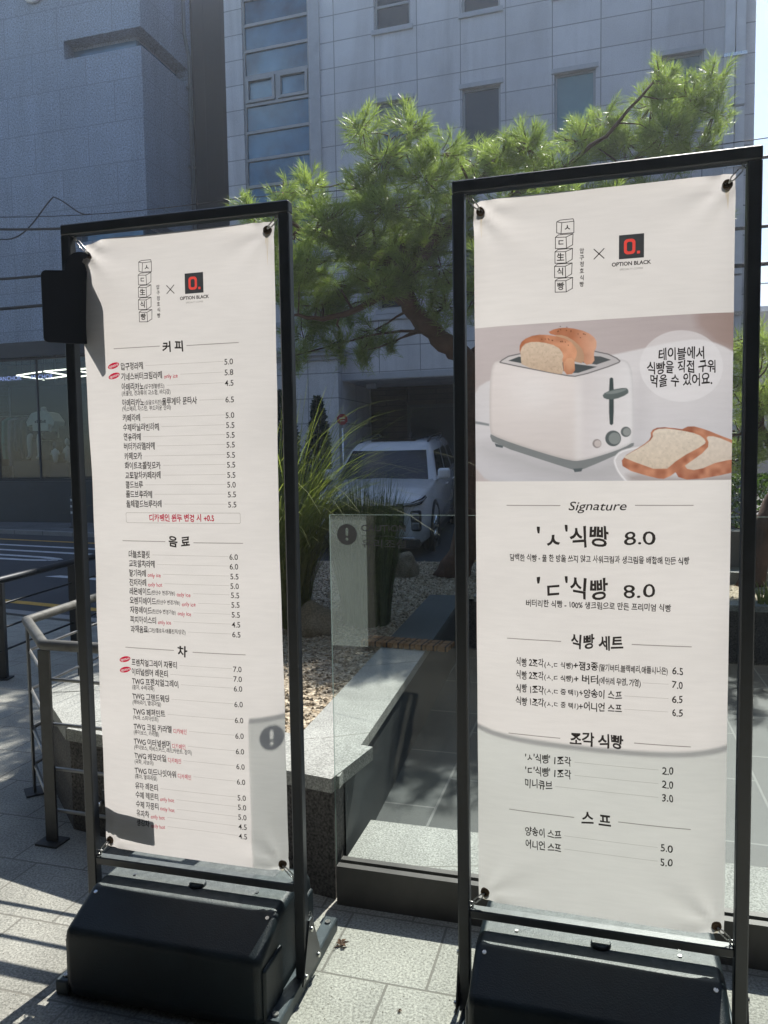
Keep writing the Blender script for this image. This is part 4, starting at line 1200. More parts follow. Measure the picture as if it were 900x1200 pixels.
    for k in range(26):
        a = rg.random(); px = 215 + a * 115 if k % 2 else 285 + a * 90; py = (92 + a * 18 if k % 2 else 68 + a * 14) + rg.normal() * 4
        over(cov(np.hypot(X - px, Y - py) - 1.4), lin((86, 52, 36)))
    # lever, knobs
    over(cov(sdf_poly(smooth([(434, 212), (441, 206), (448, 212), (448, 340), (441, 347), (434, 340)], 1))), lin((70, 78, 78)))
    over(cov(sdf_poly(smooth([(414, 256), (440, 243), (482, 236), (491, 244), (489, 256), (450, 272), (420, 270)], 1))), lin((98, 105, 104)))
    over(cov(sdf_poly(smooth([(418, 254), (442, 246), (482, 239), (486, 244), (448, 256)], 1))), lin((128, 134, 132)))
    for (cx, cy, r, c0, c1) in ((446, 384, 23, (92, 98, 98), (136, 140, 138)), (483, 365, 15, (104, 108, 108), (146, 148, 146)), (399, 399, 13, (150, 140, 138), (196, 184, 180))):
        over(cov(np.hypot(X - cx, Y - cy) - r), lin(c0)); over(cov(np.hypot(X - cx - r * .18, Y - cy) - r * .74), lin(c1))
    # plate and two lying slices
    pl = smooth([(446, 440), (470, 415), (560, 400), (860, 400), (860, 530), (500, 530), (462, 490), (448, 460)], 2)
    pd_ = sdf_poly(pl); over(cov(pd_), lin((206, 200, 200))); over(np.exp(-((pd_ + 4) / 2.2) ** 2) * .8, lin((236, 232, 232)))
    over(cov(sdf_poly(smooth([(480, 480), (640, 500), (860, 480), (860, 520), (500, 520)], 1)), 20) * .6, lin((140, 124, 118)))
    s2 = smooth([(640, 360), (670, 346), (715, 358), (760, 376), (800, 390), (860, 420), (860, 470), (720, 500), (640, 505), (620, 470)], 1)
    over(cov(sdf_poly(s2)), crustc((166, 100, 74), (204, 142, 108), n2))
    f2 = smooth([(715, 378), (745, 378), (800, 400), (860, 430), (860, 442), (760, 448), (690, 478), (650, 470), (668, 445), (716, 410)], 1)
    over(cov(sdf_poly(f2)), grad((220, 206, 192), (206, 190, 174), (Y - 370) / 100) * (.93 + .14 * n1)[..., None])
    s1 = smooth([(554, 362), (580, 350), (640, 356), (700, 366), (724, 388), (722, 416), (650, 466), (600, 502), (570, 500), (474, 472), (470, 440), (530, 405), (556, 384)], 1)
    over(cov(sdf_poly(s1)), crustc((160, 92, 66), (210, 146, 110), (n2 * .8 + (Y - 380) / 400)))
    f1 = smooth([(560, 364), (584, 354), (640, 360), (694, 372), (716, 390), (712, 402), (640, 440), (590, 482), (480, 442), (478, 436), (530, 408), (562, 384)], 1)
    over(cov(sdf_poly(f1)), grad((222, 208, 192), (206, 188, 168), (Y - 350) / 130) * (.92 + .16 * n1)[..., None] * np.where(n3 > .82, .88, 1)[..., None])
    # pale speech bubble
    over(cov(((X - 645) / 122) ** 2 + ((Y - 174) / 104) ** 2 - 1, .03) * .55, lin((232, 227, 227)))
    img *= (.985 + .03 * rg.random(X.shape))[..., None]
    return us, zs, np.clip(img, 0, 1)

ban2 = thing('menu_banner', 'white cloth bread menu banner with a printed toaster photograph, tied to the right stand', 'banner', S2['loc'], S2['yaw'], 'cloth banners on the stands')
q = sheet_mesh(surf_right, [(.338, 1.442), (1.827, 2.137)])
q.build('sheet', cloth, ban2, fix=False)
us, zs, img = make_print()
pu = np.linspace(-.3, .3, img.shape[1]); pz = np.linspace(1.827, 1.442, img.shape[0])
vs = [surf_right(float(a), float(b)) for b in pz for a in pu]
nu, nz_ = len(pu), len(pz)
fs = [(j * nu + i, (j + 1) * nu + i, (j + 1) * nu + i + 1, j * nu + i + 1) for j in range(nz_ - 1) for i in range(nu - 1)]
me = bpy.data.meshes.new('photo_print'); me.from_pydata(vs, [], fs)
at = me.attributes.new('print', 'FLOAT_COLOR', 'POINT')
wref = np.array(srgb(230, 223, 217)); scale_ = np.array((0.69, 0.665, 0.65)) / wref
cols = np.ones((nu * nz_, 4)); cols[:, :3] = np.clip(img.reshape(-1, 3) * scale_, 0, .85)
at.data.foreach_set('color', cols.astype(np.float32).ravel())
me.polygons.foreach_set('use_smooth', [True] * len(fs))
me.materials.append(photo_cloth); me.update()
po = bpy.data.objects.new('photo_print', me); COL.objects.link(po); po.parent = ban2

P = Print(surf_right)
block_logo(P, -.078, 2.070); cross(P, .001, 1.982); option_logo(P, .074, 1.993)
for body, u, z, wd in (('테이블에서', .186, 1.737, .100), ('식빵을 직접 구워', .186, 1.706, .150), ('먹을 수 있어요.', .186, 1.676, .136)):
    P.text('lettering', body, u, z, .031, 'c', width=wd, bold=.02)
P.text('lettering', 'Signature', -.001, 1.382, .031, 'c', width=.136, bold=.006, shear=.25, wob=.02)
for u0, u1, z in ((-.22, -.088, 1.382), (.086, .217, 1.383), (-.22, -.086, 1.044), (.081, .217, 1.045), (-.218, -.088, .797), (.088, .218, .801), (-.217, -.054, .595), (.052, .22, .597)):
    P.line('rule_line', u0, u1, z, .0022)
for z, ch in ((1.305, 'ㅅ'), (1.178, 'ㄷ')):
    P.text('lettering', "'", -.144, z + .006, .055, 'l', xs=1, bold=.026)
    P.text('lettering', ch, -.105, z - .008, .048, 'c', xs=.95, bold=.026)
    P.text('lettering', "'", -.078, z + .006, .055, 'l', xs=1, bold=.026)
    P.text('lettering', '식빵', -.066, z, .056, 'l', width=.092, bold=.02)
    P.text('lettering', '8.0', .061, z - .001, .046, 'l', width=.072, bold=.006)
P.text('lettering', '담백한 식빵 - 물 한 방울 쓰지 않고 사워크림과 생크림을 배합해 만든 식빵', -.212, 1.251, .0195, 'l', width=.421, bold=.020)
P.text('lettering', '버터리한 식빵 - 100% 생크림으로 만든 프리미엄 식빵', -.172, 1.137, .0195, 'l', width=.342, bold=.020)
P.text('lettering', '식빵 세트', -.001, 1.046, .038, 'c', width=.124, bold=.028)
rows = ((.985, [('식빵 2조각', .070, .0238), ('(ㅅ,ㄷ 식빵)', .070, .017), ('+잼3종', .058, .0238), ('(딸기버터,블랙베리,애플시나몬)', .160, .0195)], '6.5'),
        (.952, [('식빵 2조각', .070, .0238), ('(ㅅ,ㄷ 식빵)', .070, .017), ('+ 버터 ', .058, .0238), ('(에쉬레 무염, 가염)', .098, .0195)], '7.0'),
        (.917, [('식빵 1조각', .070, .0238), ('(ㅅ,ㄷ 중 택1)', .083, .017), ('+양송이 스프', .102, .0238)], '6.5'),
        (.884, [('식빵 1조각', .070, .0238), ('(ㅅ,ㄷ 중 택1)', .083, .017), ('+어니언 스프', .102, .0238)], '6.5'))
for z, segs, pr in rows:
    u = -.2
    for s_, wd, em in segs:
        u = P.text('lettering', s_, u + .0015, z - (.001 if em < .02 else 0), em, 'l', width=wd, bold=.020)
    if u < .155: P.line('leader_line', u + .005, .166, z, .0009)
    P.text('lettering', pr, .1985, z, .0245, 'r', xs=.86, bold=.014)
P.text('lettering', '조각 식빵', -.001, .799, .038, 'c', width=.126, bold=.028)
P.text('lettering', '스 프', .0, .596, .038, 'c', width=.072, bold=.028)
for z, s_, wd, pr in ((.739, "'ㅅ'식빵' 1조각", .115, '2.0'), (.705, "'ㄷ'식빵' 1조각", .115, '2.0'), (.6705, '미니큐브', .068, '3.0'), (.5435, '양송이 스프', .090, '5.0'), (.5085, '어니언 스프', .090, '5.0')):
    u = P.text('lettering', s_, -.176, z, .0258, 'l', width=wd, bold=.020)
    P.line('leader_line', u + .008, .145, z, .0009)
    P.text('lettering', pr, .1795, z, .0262, 'r', xs=.84 if z > .6 else .92, bold=.014)
finish_print(P, ban2, None)
hardware(ban2, surf_right, 2.137, .338)
stains(ban2, surf_right, [(-.281, 2.105, .003, .06), (.283, 2.106, .004, .05), (.279, 2.105, .002, .025), (.281, .344, .006, .010), (-.283, .344, .006, .010)])

# ---- black round-topped board clamped behind the left banner, and an added plate casting the low shadow
_hinge = Vector(S1['loc']) + Matrix.Rotation(S1['yaw'], 3, 'Z') @ Vector((-.32, -.026, 0))
clip = thing('round_topped_board', 'black board with rounded bump on top, clamped to the left banner stand', 'board', _hinge, S1['yaw'] + R(43))
def arc(cx, cz, r, t0, t1, n=6): return [(cx + r * math.cos(R(t0 + (t1 - t0) * i / n)), cz + r * math.sin(R(t0 + (t1 - t0) * i / n))) for i in range(n + 1)]
prof = arc(-.063, 1.860, .012, 180, 270, 3) + arc(.136, 1.860, .012, 270, 360, 3) + arc(.128, 2.026, .02, 0, 80) + [(.083, 2.052)] + arc(.035, 2.062, .047, 0, 180, 12) + [(-.014, 2.052)] + arc(-.060, 2.033, .015, 95, 180, 4)
q = MB(); q.prism(prof, -.005, .005); q.build('panel', mat('board_black', (0.008, 0.012, 0.02), 0.6, var=0.2, spec=.3), clip)
q = MB(); q.box(-.03, -.006, .0055, .016, 1.93, 1.96); q.build('bracket', frame_black, clip)
plate = thing('shadow_plate', 'small unseen plate added behind the left banner to cast its low rectangular shadow', 'plate', S1['loc'], S1['yaw'])
q = MB(); q.rbox(-.333, -.114, .0365, .0425, .424, .498, .004, seg=1); q.build('panel', frame_black, plate)
q = MB(); q.tube([(-.33, .011, .46), (-.33, .0364, .46)], .006, 8); q.build('bolt', steel, plate)

# ------------------------------------------------------------------ glass screen, its channel and the granite ledge
GO = Vector((-.179, 2.485, 0)); GYAW = -.28
def gl(p): return GO + Matrix.Rotation(GYAW, 3, 'Z') @ Vector(p)
screen_glass = glass_mat('screen_glass', (0.925, 0.955, 0.945))
glass_edge = film_mat('glass_edge', (0.50, 0.64, 0.58), 0.42, 0.6)
gp = thing('glass_screen', 'clear frameless glass screen with a caution sticker between the two stands', 'glass screen', GO, GYAW)
q = MB()
x0, x1, y0, y1, z0, z1 = -.012, 2.6, .030, .042, .12, 1.322
q.quad((x0, y0, z0), (x1, y0, z0), (x1, y0, z1), (x0, y0, z1)); q.quad((x0, y1, z0), (x0, y1, z1), (x1, y1, z1), (x1, y1, z0))
q.quad((x0, y0, z1), (x1, y0, z1), (x1, y1, z1), (x0, y1, z1), 1); q.quad((x0, y0, z0), (x0, y0, z1), (x0, y1, z1), (x0, y1, z0), 1); q.quad((x1, y0, z0), (x1, y1, z0), (x1, y1, z1), (x1, y0, z1), 1)
q.build('pane', [screen_glass, glass_edge], gp, fix=False)
q = MB(); q.box(.0, 2.6, 0, .026, 0, .135); q.box(.0, 2.6, .046, .07, .0, .135); q.box(.0, 2.6, .026, .046, 0, .118)
q.build('base_channel', mat('bronze_channel', (0.075, 0.072, 0.07), 0.5, metal=0.3, var=0.3, scale=7), gp)
film = film_mat('frosted_film', (0.40, 0.46, 0.44), 0.70, 0.4)
q = MB(); q.quad((-.010, .0285, .885), (.117, .0285, .885), (.117, .0285, 1.318), (-.010, .0285, 1.318)); q.build('frosted_strip', film, gp, fix=False)
sticker = mat('sticker_grey', (0.060, 0.065, 0.068), 0.6, var=0.1)
class Flat:
    pass
GP = Print(lambda u, z: (u, .0275, z), 0.0008)
# disc with a cut-out exclamation mark: ring sectors around an opening
cx, cz, rad = .0505, 1.2575, .0345
outer = [(cx + rad * math.cos(2 * math.pi * i / 40), cz + rad * math.sin(2 * math.pi * i / 40)) for i in range(40)]
bm = bmesh.new()
ov = [bm.verts.new((a, 0, b)) for a, b in outer]; oe = [bm.edges.new((ov[i], ov[(i + 1) % 40])) for i in range(40)]
hole1 = [(cx - .0045, cz - .004), (cx + .0045, cz - .004), (cx + .0052, cz + .016), (cx + .003, cz + .0215), (cx - .003, cz + .0215), (cx - .0052, cz + .016)]
hole2 = [(cx + .0052 * math.cos(2 * math.pi * i / 12), cz - .0155 + .0052 * math.sin(2 * math.pi * i / 12)) for i in range(12)]
for h in (hole1, hole2):
    hv = [bm.verts.new((a, 0, b)) for a, b in h]
    for i in range(len(hv)): oe.append(bm.edges.new((hv[i], hv[(i + 1) % len(hv)])))
bmesh.ops.triangle_fill(bm, use_beauty=True, edges=oe)
for v in bm.verts: v.co.y = .0267
q = MB(); q.bm(bm); q.build('caution_symbol', sticker, gp, fix=False)
GP.text('lettering', 'CAUTION', .100, 1.280, .030, 'l', width=.150, bold=.012, wob=0)
GP.line('lettering', .100, .250, 1.2535, .0014)
GP.text('lettering', '유리조심', .100, 1.228, .030, 'l', width=.150, bold=.006, wob=0)
GP.mbs['lettering'].build('lettering', sticker, gp, fix=False)

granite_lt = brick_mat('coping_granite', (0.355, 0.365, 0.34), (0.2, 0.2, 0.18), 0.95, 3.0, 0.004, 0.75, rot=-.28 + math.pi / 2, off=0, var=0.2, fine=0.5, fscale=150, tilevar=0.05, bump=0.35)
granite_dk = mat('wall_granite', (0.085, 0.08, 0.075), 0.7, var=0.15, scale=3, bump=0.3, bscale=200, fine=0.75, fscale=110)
q = MB(); q.box(.012, 2.6, .072, .36, -.02, .128)
o = q.build('granite_ledge', granite_lt); o.location = GO; o.rotation_euler = (0, 0, GYAW)
tag(o, 'sunlit pale granite ledge right behind the glass screen', 'ledge')
slate = brick_mat('courtyard_slate', (0.042, 0.052, 0.053), (0.14, 0.15, 0.145), 0.62, 0.34, 0.006, 0.5, rot=.28 + math.pi / 2, off=.5, var=0.2, fine=0.2, fscale=200, tilevar=0.12, bump=0.2)
q = MB()
cc = [gl((-.15, .3, .012)), gl((3.2, .3, .012)), gl((3.2, 3.4, .012)), gl((-.5, 3.6, .012))]
q.quad(*cc); struct(q.build('courtyard_floor', slate, fix=False))

# ------------------------------------------------------------------ planter: walls, coping, gravel
PZ = .40
A9 = Vector((-1.60, 3.52)); A0 = Vector((-1.30, 3.05)); A1 = Vector((-.185, 2.515)); B1 = Vector((.60, 5.95)); C1 = Vector((6.2, 4.35)); C2 = Vector((7.5, 7.0)); C3 = Vector((.5, 8.15)); C4 = Vector((-2.0, 8.6))
poly = [A9, A0, A1, B1, C1, C2, C3, C4]
pw = thing('planter', 'raised planter with granite walls and gravel, under the pine tree', 'planter', (0, 0, 0))
q = MB()
for a, b in zip(poly, poly[1:] + poly[:1]):
    q.quad((a.x, a.y, -.25), (b.x, b.y, -.25), (b.x, b.y, PZ - .02), (a.x, a.y, PZ - .02))
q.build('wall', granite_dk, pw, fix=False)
q = MB(); d_ = (B1 - A1).normalized(); n_ = Vector((d_.y, -d_.x)) * .006
a_, b_ = A1 + d_ * .12 + n_, B1 + n_
q.quad((a_.x, a_.y, .012), (b_.x, b_.y, .012), (b_.x, b_.y, PZ - .03), (a_.x, a_.y, PZ - .03)); q.build('courtyard_wall_shade', mat('wall_shade_dark', (0.05, 0.058, 0.06), .6, var=.25, scale=4), pw, fix=False)  # thin dark sheet over the wall: its shade put into colour
def coping(a, b, wd, z0, z1, over=.015, ext0=0, ext1=0):
    d = (b - a).normalized(); nrm = Vector((-d.y, d.x))
    a2, b2 = a - d * ext0, b + d * ext1
    p = [a2 - nrm * over, b2 - nrm * over, b2 + nrm * wd, a2 + nrm * wd]
    q = MB()
    q.add([(v.x, v.y, z0) for v in p] + [(v.x, v.y, z1) for v in p], [(3, 2, 1, 0), (4, 5, 6, 7), (0, 1, 5, 4), (1, 2, 6, 5), (2, 3, 7, 6), (3, 0, 4, 7)])
    return q
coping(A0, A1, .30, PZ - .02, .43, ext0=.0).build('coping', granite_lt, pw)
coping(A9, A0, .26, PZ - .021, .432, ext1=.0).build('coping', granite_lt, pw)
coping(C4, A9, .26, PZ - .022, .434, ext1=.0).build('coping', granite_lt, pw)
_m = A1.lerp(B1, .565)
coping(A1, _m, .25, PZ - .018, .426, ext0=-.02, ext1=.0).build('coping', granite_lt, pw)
coping(_m, B1, .25, PZ - .018, .426, ext0=-.003, ext1=.0).build('coping', mat('coping_shaded', (0.09, 0.105, 0.108), .7, var=.2, scale=3, bump=.2, fine=.3, fscale=150), pw)  # far stretch of the same coping, tree shade put into its colour
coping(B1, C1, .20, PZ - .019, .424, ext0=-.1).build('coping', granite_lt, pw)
gravel_m, t, p, o_ = base_mat('gravel')
L = t.links.new
tc = t.nodes.new('ShaderNodeTexCoord'); vo = t.nodes.new('ShaderNodeTexVoronoi'); vo.inputs['Scale'].default_value = 52
L(tc.outputs['Object'], vo.inputs['Vector'])
rpn = t.nodes.new('ShaderNodeValToRGB')
rpn.color_ramp.elements[0].color = (.31, .235, .145, 1); rpn.color_ramp.elements[1].color = (.70, .61, .46, 1)
sepc = t.nodes.new('ShaderNodeSeparateColor'); L(vo.outputs['Color'], sepc.inputs[0]); L(sepc.outputs[0], rpn.inputs['Fac'])
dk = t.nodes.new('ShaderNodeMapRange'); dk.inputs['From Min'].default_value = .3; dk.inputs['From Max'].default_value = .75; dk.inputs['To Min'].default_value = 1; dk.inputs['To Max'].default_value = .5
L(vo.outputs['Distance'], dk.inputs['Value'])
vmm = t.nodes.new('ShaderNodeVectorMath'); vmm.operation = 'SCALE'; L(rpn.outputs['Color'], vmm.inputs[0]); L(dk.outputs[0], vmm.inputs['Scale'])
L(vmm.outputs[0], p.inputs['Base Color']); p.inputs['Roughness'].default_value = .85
bmp = t.nodes.new('ShaderNodeBump'); bmp.inputs['Distance'].default_value = .01; bmp.invert = True; L(vo.outputs['Distance'], bmp.inputs['Height']); L(bmp.outputs[0], p.inputs['Normal'])
q = MB(); q.add([(v.x, v.y, PZ) for v in poly], [tuple(range(len(poly)))])
# loose stones on top
def in_poly(x, y):
    c = False
    for i in range(len(poly)):
        a, b = poly[i], poly[i - 1]
        if (a.y > y) != (b.y > y) and x < (b.x - a.x) * (y - a.y) / (b.y - a.y) + a.x: c = not c
    return c
OCT = [(1, 0, 0), (-1, 0, 0), (0, 1, 0), (0, -1, 0), (0, 0, 1), (0, 0, -1)]
OF = [(0, 2, 4), (2, 1, 4), (1, 3, 4), (3, 0, 4), (2, 0, 5), (1, 2, 5), (3, 1, 5), (0, 3, 5)]
cnt = 0
while cnt < 9000:
    y = 2.6 + 5.6 * random.random() ** 1.3; x = -1.3 + random.random() * (2.6 if random.random() < .8 else 6.5)
    if not in_poly(x, y): continue
    r = random.uniform(.006, .014) * (1 if random.random() < .95 else 1.8); a = random.random() * 6.3; e = random.uniform(.6, 1)
    vs = [(x + r * (math.cos(a) * ox * 1.3 - math.sin(a) * oy * e), y + r * (math.sin(a) * ox * 1.3 + math.cos(a) * oy * e), PZ + r * .3 + r * oz * .7) for ox, oy, oz in OCT]
    q.add(vs, OF); cnt += 1
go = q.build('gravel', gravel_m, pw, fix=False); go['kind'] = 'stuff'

rock_m = mat('boulder', (0.26, 0.225, 0.165), 0.85, var=0.35, scale=6, bump=0.6, bscale=22, fine=0.3, fscale=90)
def rock(lab, x, y, rx, ry, rz, seed):
    bm = bmesh.new(); bmesh.ops.create_icosphere(bm, subdivisions=4, radius=1)
    for v in bm.verts:
        n = mnoise.noise(v.co * 1.3 + Vector((seed, 0, 0))) * .28 + mnoise.noise(v.co * 4 + Vector((seed, 2, 0))) * .06
        v.co = Vector((v.co.x * rx, v.co.y * ry, max(v.co.z, -.35) * rz)) * (1 + n)
    q = MB(); q.bm(bm, smooth=True)
    o = q.build('boulder', rock_m); o.location = (x, y, PZ + rz * .3)
    return tag(o, lab, 'boulder', 'boulders in the planter')
rock('rounded tan boulder beside the tall grass at the left edge of the planter', -.47, 4.82, .15, .12, .15, 1.0)
rock('rounded tan boulder in front of the parked car', .165, 7.2, .15, .14, .17, 5.0)
wood = brick_mat('weathered_plank', (0.34, 0.19, 0.09), (0.05, 0.03, 0.02), 0.07, 0.6, 0.006, 0.7, rot=.0, off=0, var=0.25, fine=0.2, fscale=60)
q = MB(); 
for k in range(8): q.rbox(-.02 + k * .066, .040 + k * .066, -.075, .075, 0, .03, .004, seg=1)
o = q.build('wood_slat_strip', wood); o.location = (-.10, 4.42, .428); o.rotation_euler = (0, 0, -.37)
tag(o, 'strip of orange-brown wooden slats lying across the granite coping', 'wood strip')
# low wall with white coping behind the right end of the planter
lw = thing('retaining_wall', 'grey rendered wall with pale coping at the far right of the planter', 'wall', (2.2, 7.0, 0), -.28)
q = MB(); q.box(0, 6, 0, .25, .0, .82); q.build('wall', mat('grey_render', (0.20, 0.21, 0.21), 0.8, var=0.15, scale=3), lw)
q = MB(); q.box(-.02, 6, -.32, -.002, PZ, .50); q.build('coping', granite_lt, lw)

# ------------------------------------------------------------------ fences
fence_m = mat('fence_steel', (0.055, 0.057, 0.056), 0.5, metal=0.25, var=0.3, scale=14, bump=0.1)
rail_m = mat('rail_weathered', (0.125, 0.125, 0.115), 0.6, metal=0.1, var=0.45, scale=16, bump=0.15)
bar_m = mat('bar_steel', (0.30, 0.30, 0.29), 0.4, metal=0.5, var=0.3, scale=14)
fe = thing('handrail_fence', 'grey steel handrail fence turning a corner beside the left banner stand', 'fence')
ZR = .80
pA = Vector((-1.625, 3.41, 0)); pB = Vector((-1.34, 2.94, 0)); dB = Vector((.958, -.287, 0)); pC = pB + dB * .95; dA = Vector((.17, .985, 0)); pD = pA + dA * .42; pE = pA + dA * 1.6
def up(p, z): return (p.x, p.y, z)
q = MB(); q.tube([up(pE, ZR), up(pA + dA * .03, ZR), up(pA, ZR), up(pA + (pB - pA) * .06, ZR), up(pB - (pB - pA) * .06, ZR), up(pB, ZR), up(pB + dB * .05, ZR), up(pC, ZR)], .0215, 12)
q.build('handrail', rail_m, fe)
for p, dvec in ((pA, (pB - pA).normalized()), (pB, dB), (pC, dB), (pD, dA), (pE, dA)):
    q = MB()
    mtx = Matrix.Translation(Vector((p.x, p.y, 0))) @ Matrix.Rotation(math.atan2(dvec.y, dvec.x), 4, 'Z')
    q.box(-.026, .026, -.005, .005, 0.008, ZR - .022, mtx=mtx); q.box(-.05, .05, -.04, .04, 0, .008, mtx=mtx)
    q.build('post', fence_m, fe)
for z in (.66, .48, .30, .13):
    for a, b in ((pA, pB), (pB, pC), (pA, pE)):
        q = MB(); q.tube([up(a + Vector((.0, .012, 0)), z), up(b + Vector((.0, .012, 0)), z)], .0075, 8); q.build('bar', bar_m, fe)
far_m = mat('fence_dark', (0.02, 0.026, 0.034), 0.5, metal=0.2, var=0.2)
ff = thing('street_railing', 'black railing running back towards the road behind the handrail fence', 'railing')
dF = Vector((.13, .99, 0)).normalized(); f0 = Vector((-2.87, 4.0, 0))
q = MB(); q.tube([up(f0, .70), up(f0 + dF * 3.2, .70)], .026, 10); q.build('top_rail', far_m, ff)
for k in range(4):
    p = f0 + dF * (.15 + k * .95 + (.2 if k else 0)); v = p.dot(rN)
    q = MB(); q.box(p.x - .028, p.x + .028, p.y - .02, p.y + .02, gz(v) - .02, .68); q.box(p.x - .05, p.x + .05, p.y - .05, p.y + .05, gz(v) - .02, gz(v) + .01); q.build('post', far_m, ff)
for z in (.53, .36, .20):
    q = MB(); q.tube([up(f0, z), up(f0 + dF * 3.2, z)], .008, 6); q.build('bar', far_m, ff)
bo = thing('bollard', 'black flexible bollard with white bands on the far sidewalk', 'bollard', (-7.95, 19.45, -.11))
q = MB(); q.tube([(0, 0, 0), (0, 0, .04), (0, 0, .05), (0, 0, .80), (0, 0, .84)], [.12, .11, .06, .055, .02], 14); q.build('post', far_m, bo)
q = MB()
for z in (.36, .52, .68): q.tube([(0, 0, z), (0, 0, z + .06)], .062, 14)
q.build('band', white_paint, bo)

# ------------------------------------------------------------------ pines
bark = mat('pine_bark', (0.105, 0.058, 0.040), 0.9, var=0.5, scale=9, bump=1.0, bscale=34)
needle = leaf_mat('pine_needle', (0.12, 0.17, 0.06), (0.36, 0.43, 0.18), transl=0.6, gloss=0.36, spec=0.6, scale=2.2)
def jit(a): return Vector((random.gauss(0, a), random.gauss(0, a), random.gauss(0, a)))
def tuft(q, p, d, n, ln, wd):
    """One shoot: long needles standing off along its outer part."""
    d = d.normalized()
    a = d.orthogonal().normalized(); b = d.cross(a)
    sl = random.uniform(.10, .20)
    for i in range(n):
        t = random.random() * 6.283; u = random.random() ** .7
        al = random.uniform(.35, .95) * (1.15 - .45 * u)
        dirn = (d * math.cos(al) + (a * math.cos(t) + b * math.sin(t)) * math.sin(al)).normalized()
        s0 = p - d * sl * (1 - u)
        l = ln * random.uniform(.65, 1.1)
        e = s0 + dirn * l + Vector((0, 0, -.16 * l * random.random()))
        sd = dirn.cross(Vector((random.gauss(0, 1), random.gauss(0, 1), random.gauss(0, 1)))).normalized() * wd
        m = s0 + (e - s0) * .5 + Vector((0, 0, .04 * l))
        q.v += [tuple(s0 - sd * .7), tuple(s0 + sd * .7), tuple(m + sd), tuple(m - sd), tuple(e)]
        k = len(q.v) - 5
        q.f += [(k, k + 1, k + 2, k + 3), (k + 3, k + 2, k + 4)]; q.mi += [0, 0]; q.sm += [False, False]
def pine(label, base, limbs, clumps, needles_per=46, ln=.125):
    root = thing('pine_tree', label, 'tree', base, 0, 'pine trees in the planter')
    B = Vector(base)
    q = MB()
    nodes = []
    for pts, rads in limbs:
        rads = [r * .86 for r in rads]
        pp = [Vector(p) - B for p in pts]
        fine_p, fine_r = [], []
        for i in range(len(pp) - 1):
            for s in range(4):
                tt = s / 4; fine_p.append(pp[i].lerp(pp[i + 1], tt) + jit(.012)); fine_r.append((rads[i] * (1 - tt) + rads[i + 1] * tt) * random.uniform(.93, 1.08))
        fine_p.append(pp[-1]); fine_r.append(rads[-1])
        q.tube(fine_p, fine_r, 10); nodes += list(zip(fine_p, fine_r))
    crown = MB()
    for (c, rx, ry, rz, ns) in clumps:
        c = Vector(c) - B
        near = min((n for n in nodes if n[0].z < c.z + .2), key=lambda n: (n[0] - c).length + .35 * abs(n[0].y - c.y))
        mid = near[0].lerp(c, .5) + Vector((0, 0, .06)) + jit(.05)
        r0 = min(near[1] * .5, .017)
        q.tube([near[0], near[0].lerp(mid, .5) + jit(.02), mid, mid.lerp(c, .5) + jit(.03), c], [r0, r0 * .8, r0 * .6, r0 * .45, .006], 6)
        for k in range(ns):
            while True:
                o = Vector((random.uniform(-1, 1), random.uniform(-1, 1), random.uniform(-1, 1)))
                if o.length < 1: break
            o = o.normalized() * o.length ** .6
            p = c + Vector((o.x * rx, o.y * ry, o.z * rz))
            outd = Vector((o.x * 1.0, o.y * .7, .55 + o.z * .4)) + jit(.28)
            if random.random() < .5:
                st = c + (p - c) * .25
                q.tube([st, st.lerp(p, .55) + Vector((0, 0, -.015)), p], [.006, .0045, .002], 4, cap=False)
            tuft(crown, p, outd, needles_per, ln, .0017)
            if random.random() < .55:
                tuft(crown, p - outd.normalized() * .10, outd + jit(.3), needles_per // 2, ln, .0017)
    q.build('trunk', bark, root)
    crown.build('crown', needle, root, fix=False)
    return root
T = (.64, 7.15, PZ - .05)
def X7(px, py, Y=7.1):   # kept for the tree's own limb table below: metres from picture angles at distance Y
    return ((px - 450) * Y / 893 + .0151 * (1.5 - 1.5), Y, 1.5 + (538 - .015 * (px - 450) - py) * Y / 893)
RS = .86
limbs = [
 ([(.62, 7.15, .34), (.72, 7.12, .62), (.80, 7.1, 1.05), (.83, 7.1, 1.6), (.84, 7.12, 2.1), (.80, 7.12, 2.38), (.64, 7.1, 2.54), (.42, 7.08, 2.72), (.26, 7.06, 2.90), (.21, 7.05, 3.04), (.27, 7.05, 3.20), (.45, 7.08, 3.46), (.66, 7.12, 3.64), (.86, 7.2, 3.95), (1.10, 7.25, 4.25)],
  [.20, .15, .135, .13, .125, .12, .11, .10, .095, .09, .085, .072, .062, .05, .035]),
 ([(.24, 7.05, 3.10), (.06, 7.0, 3.30), (-.16, 6.95, 3.36), (-.40, 6.9, 3.42), (-.70, 6.85, 3.55), (-1.0, 6.8, 3.72)], [.055, .05, .042, .034, .026, .015]),
 ([(.23, 7.05, 2.95), (.0, 6.95, 2.96), (-.24, 6.85, 2.82), (-.50, 6.8, 2.74), (-.8, 6.8, 2.78)], [.045, .04, .032, .025, .012]),
 ([(.80, 7.12, 2.40), (1.2, 7.2, 2.9), (1.6, 7.25, 3.4), (2.1, 7.3, 3.9), (2.5, 7.3, 4.4)], [.06, .045, .036, .028, .016]),
 ([(.66, 7.12, 3.64), (1.0, 7.0, 3.75), (1.5, 6.95, 3.95), (2.0, 6.9, 4.3), (2.4, 6.9, 4.75)], [.045, .034, .026, .02, .012]),
 ([(.27, 7.05, 3.20), (.15, 7.2, 3.6), (.05, 7.25, 4.0), (.1, 7.2, 4.4)], [.05, .04, .03, .018]),
]
cl = []
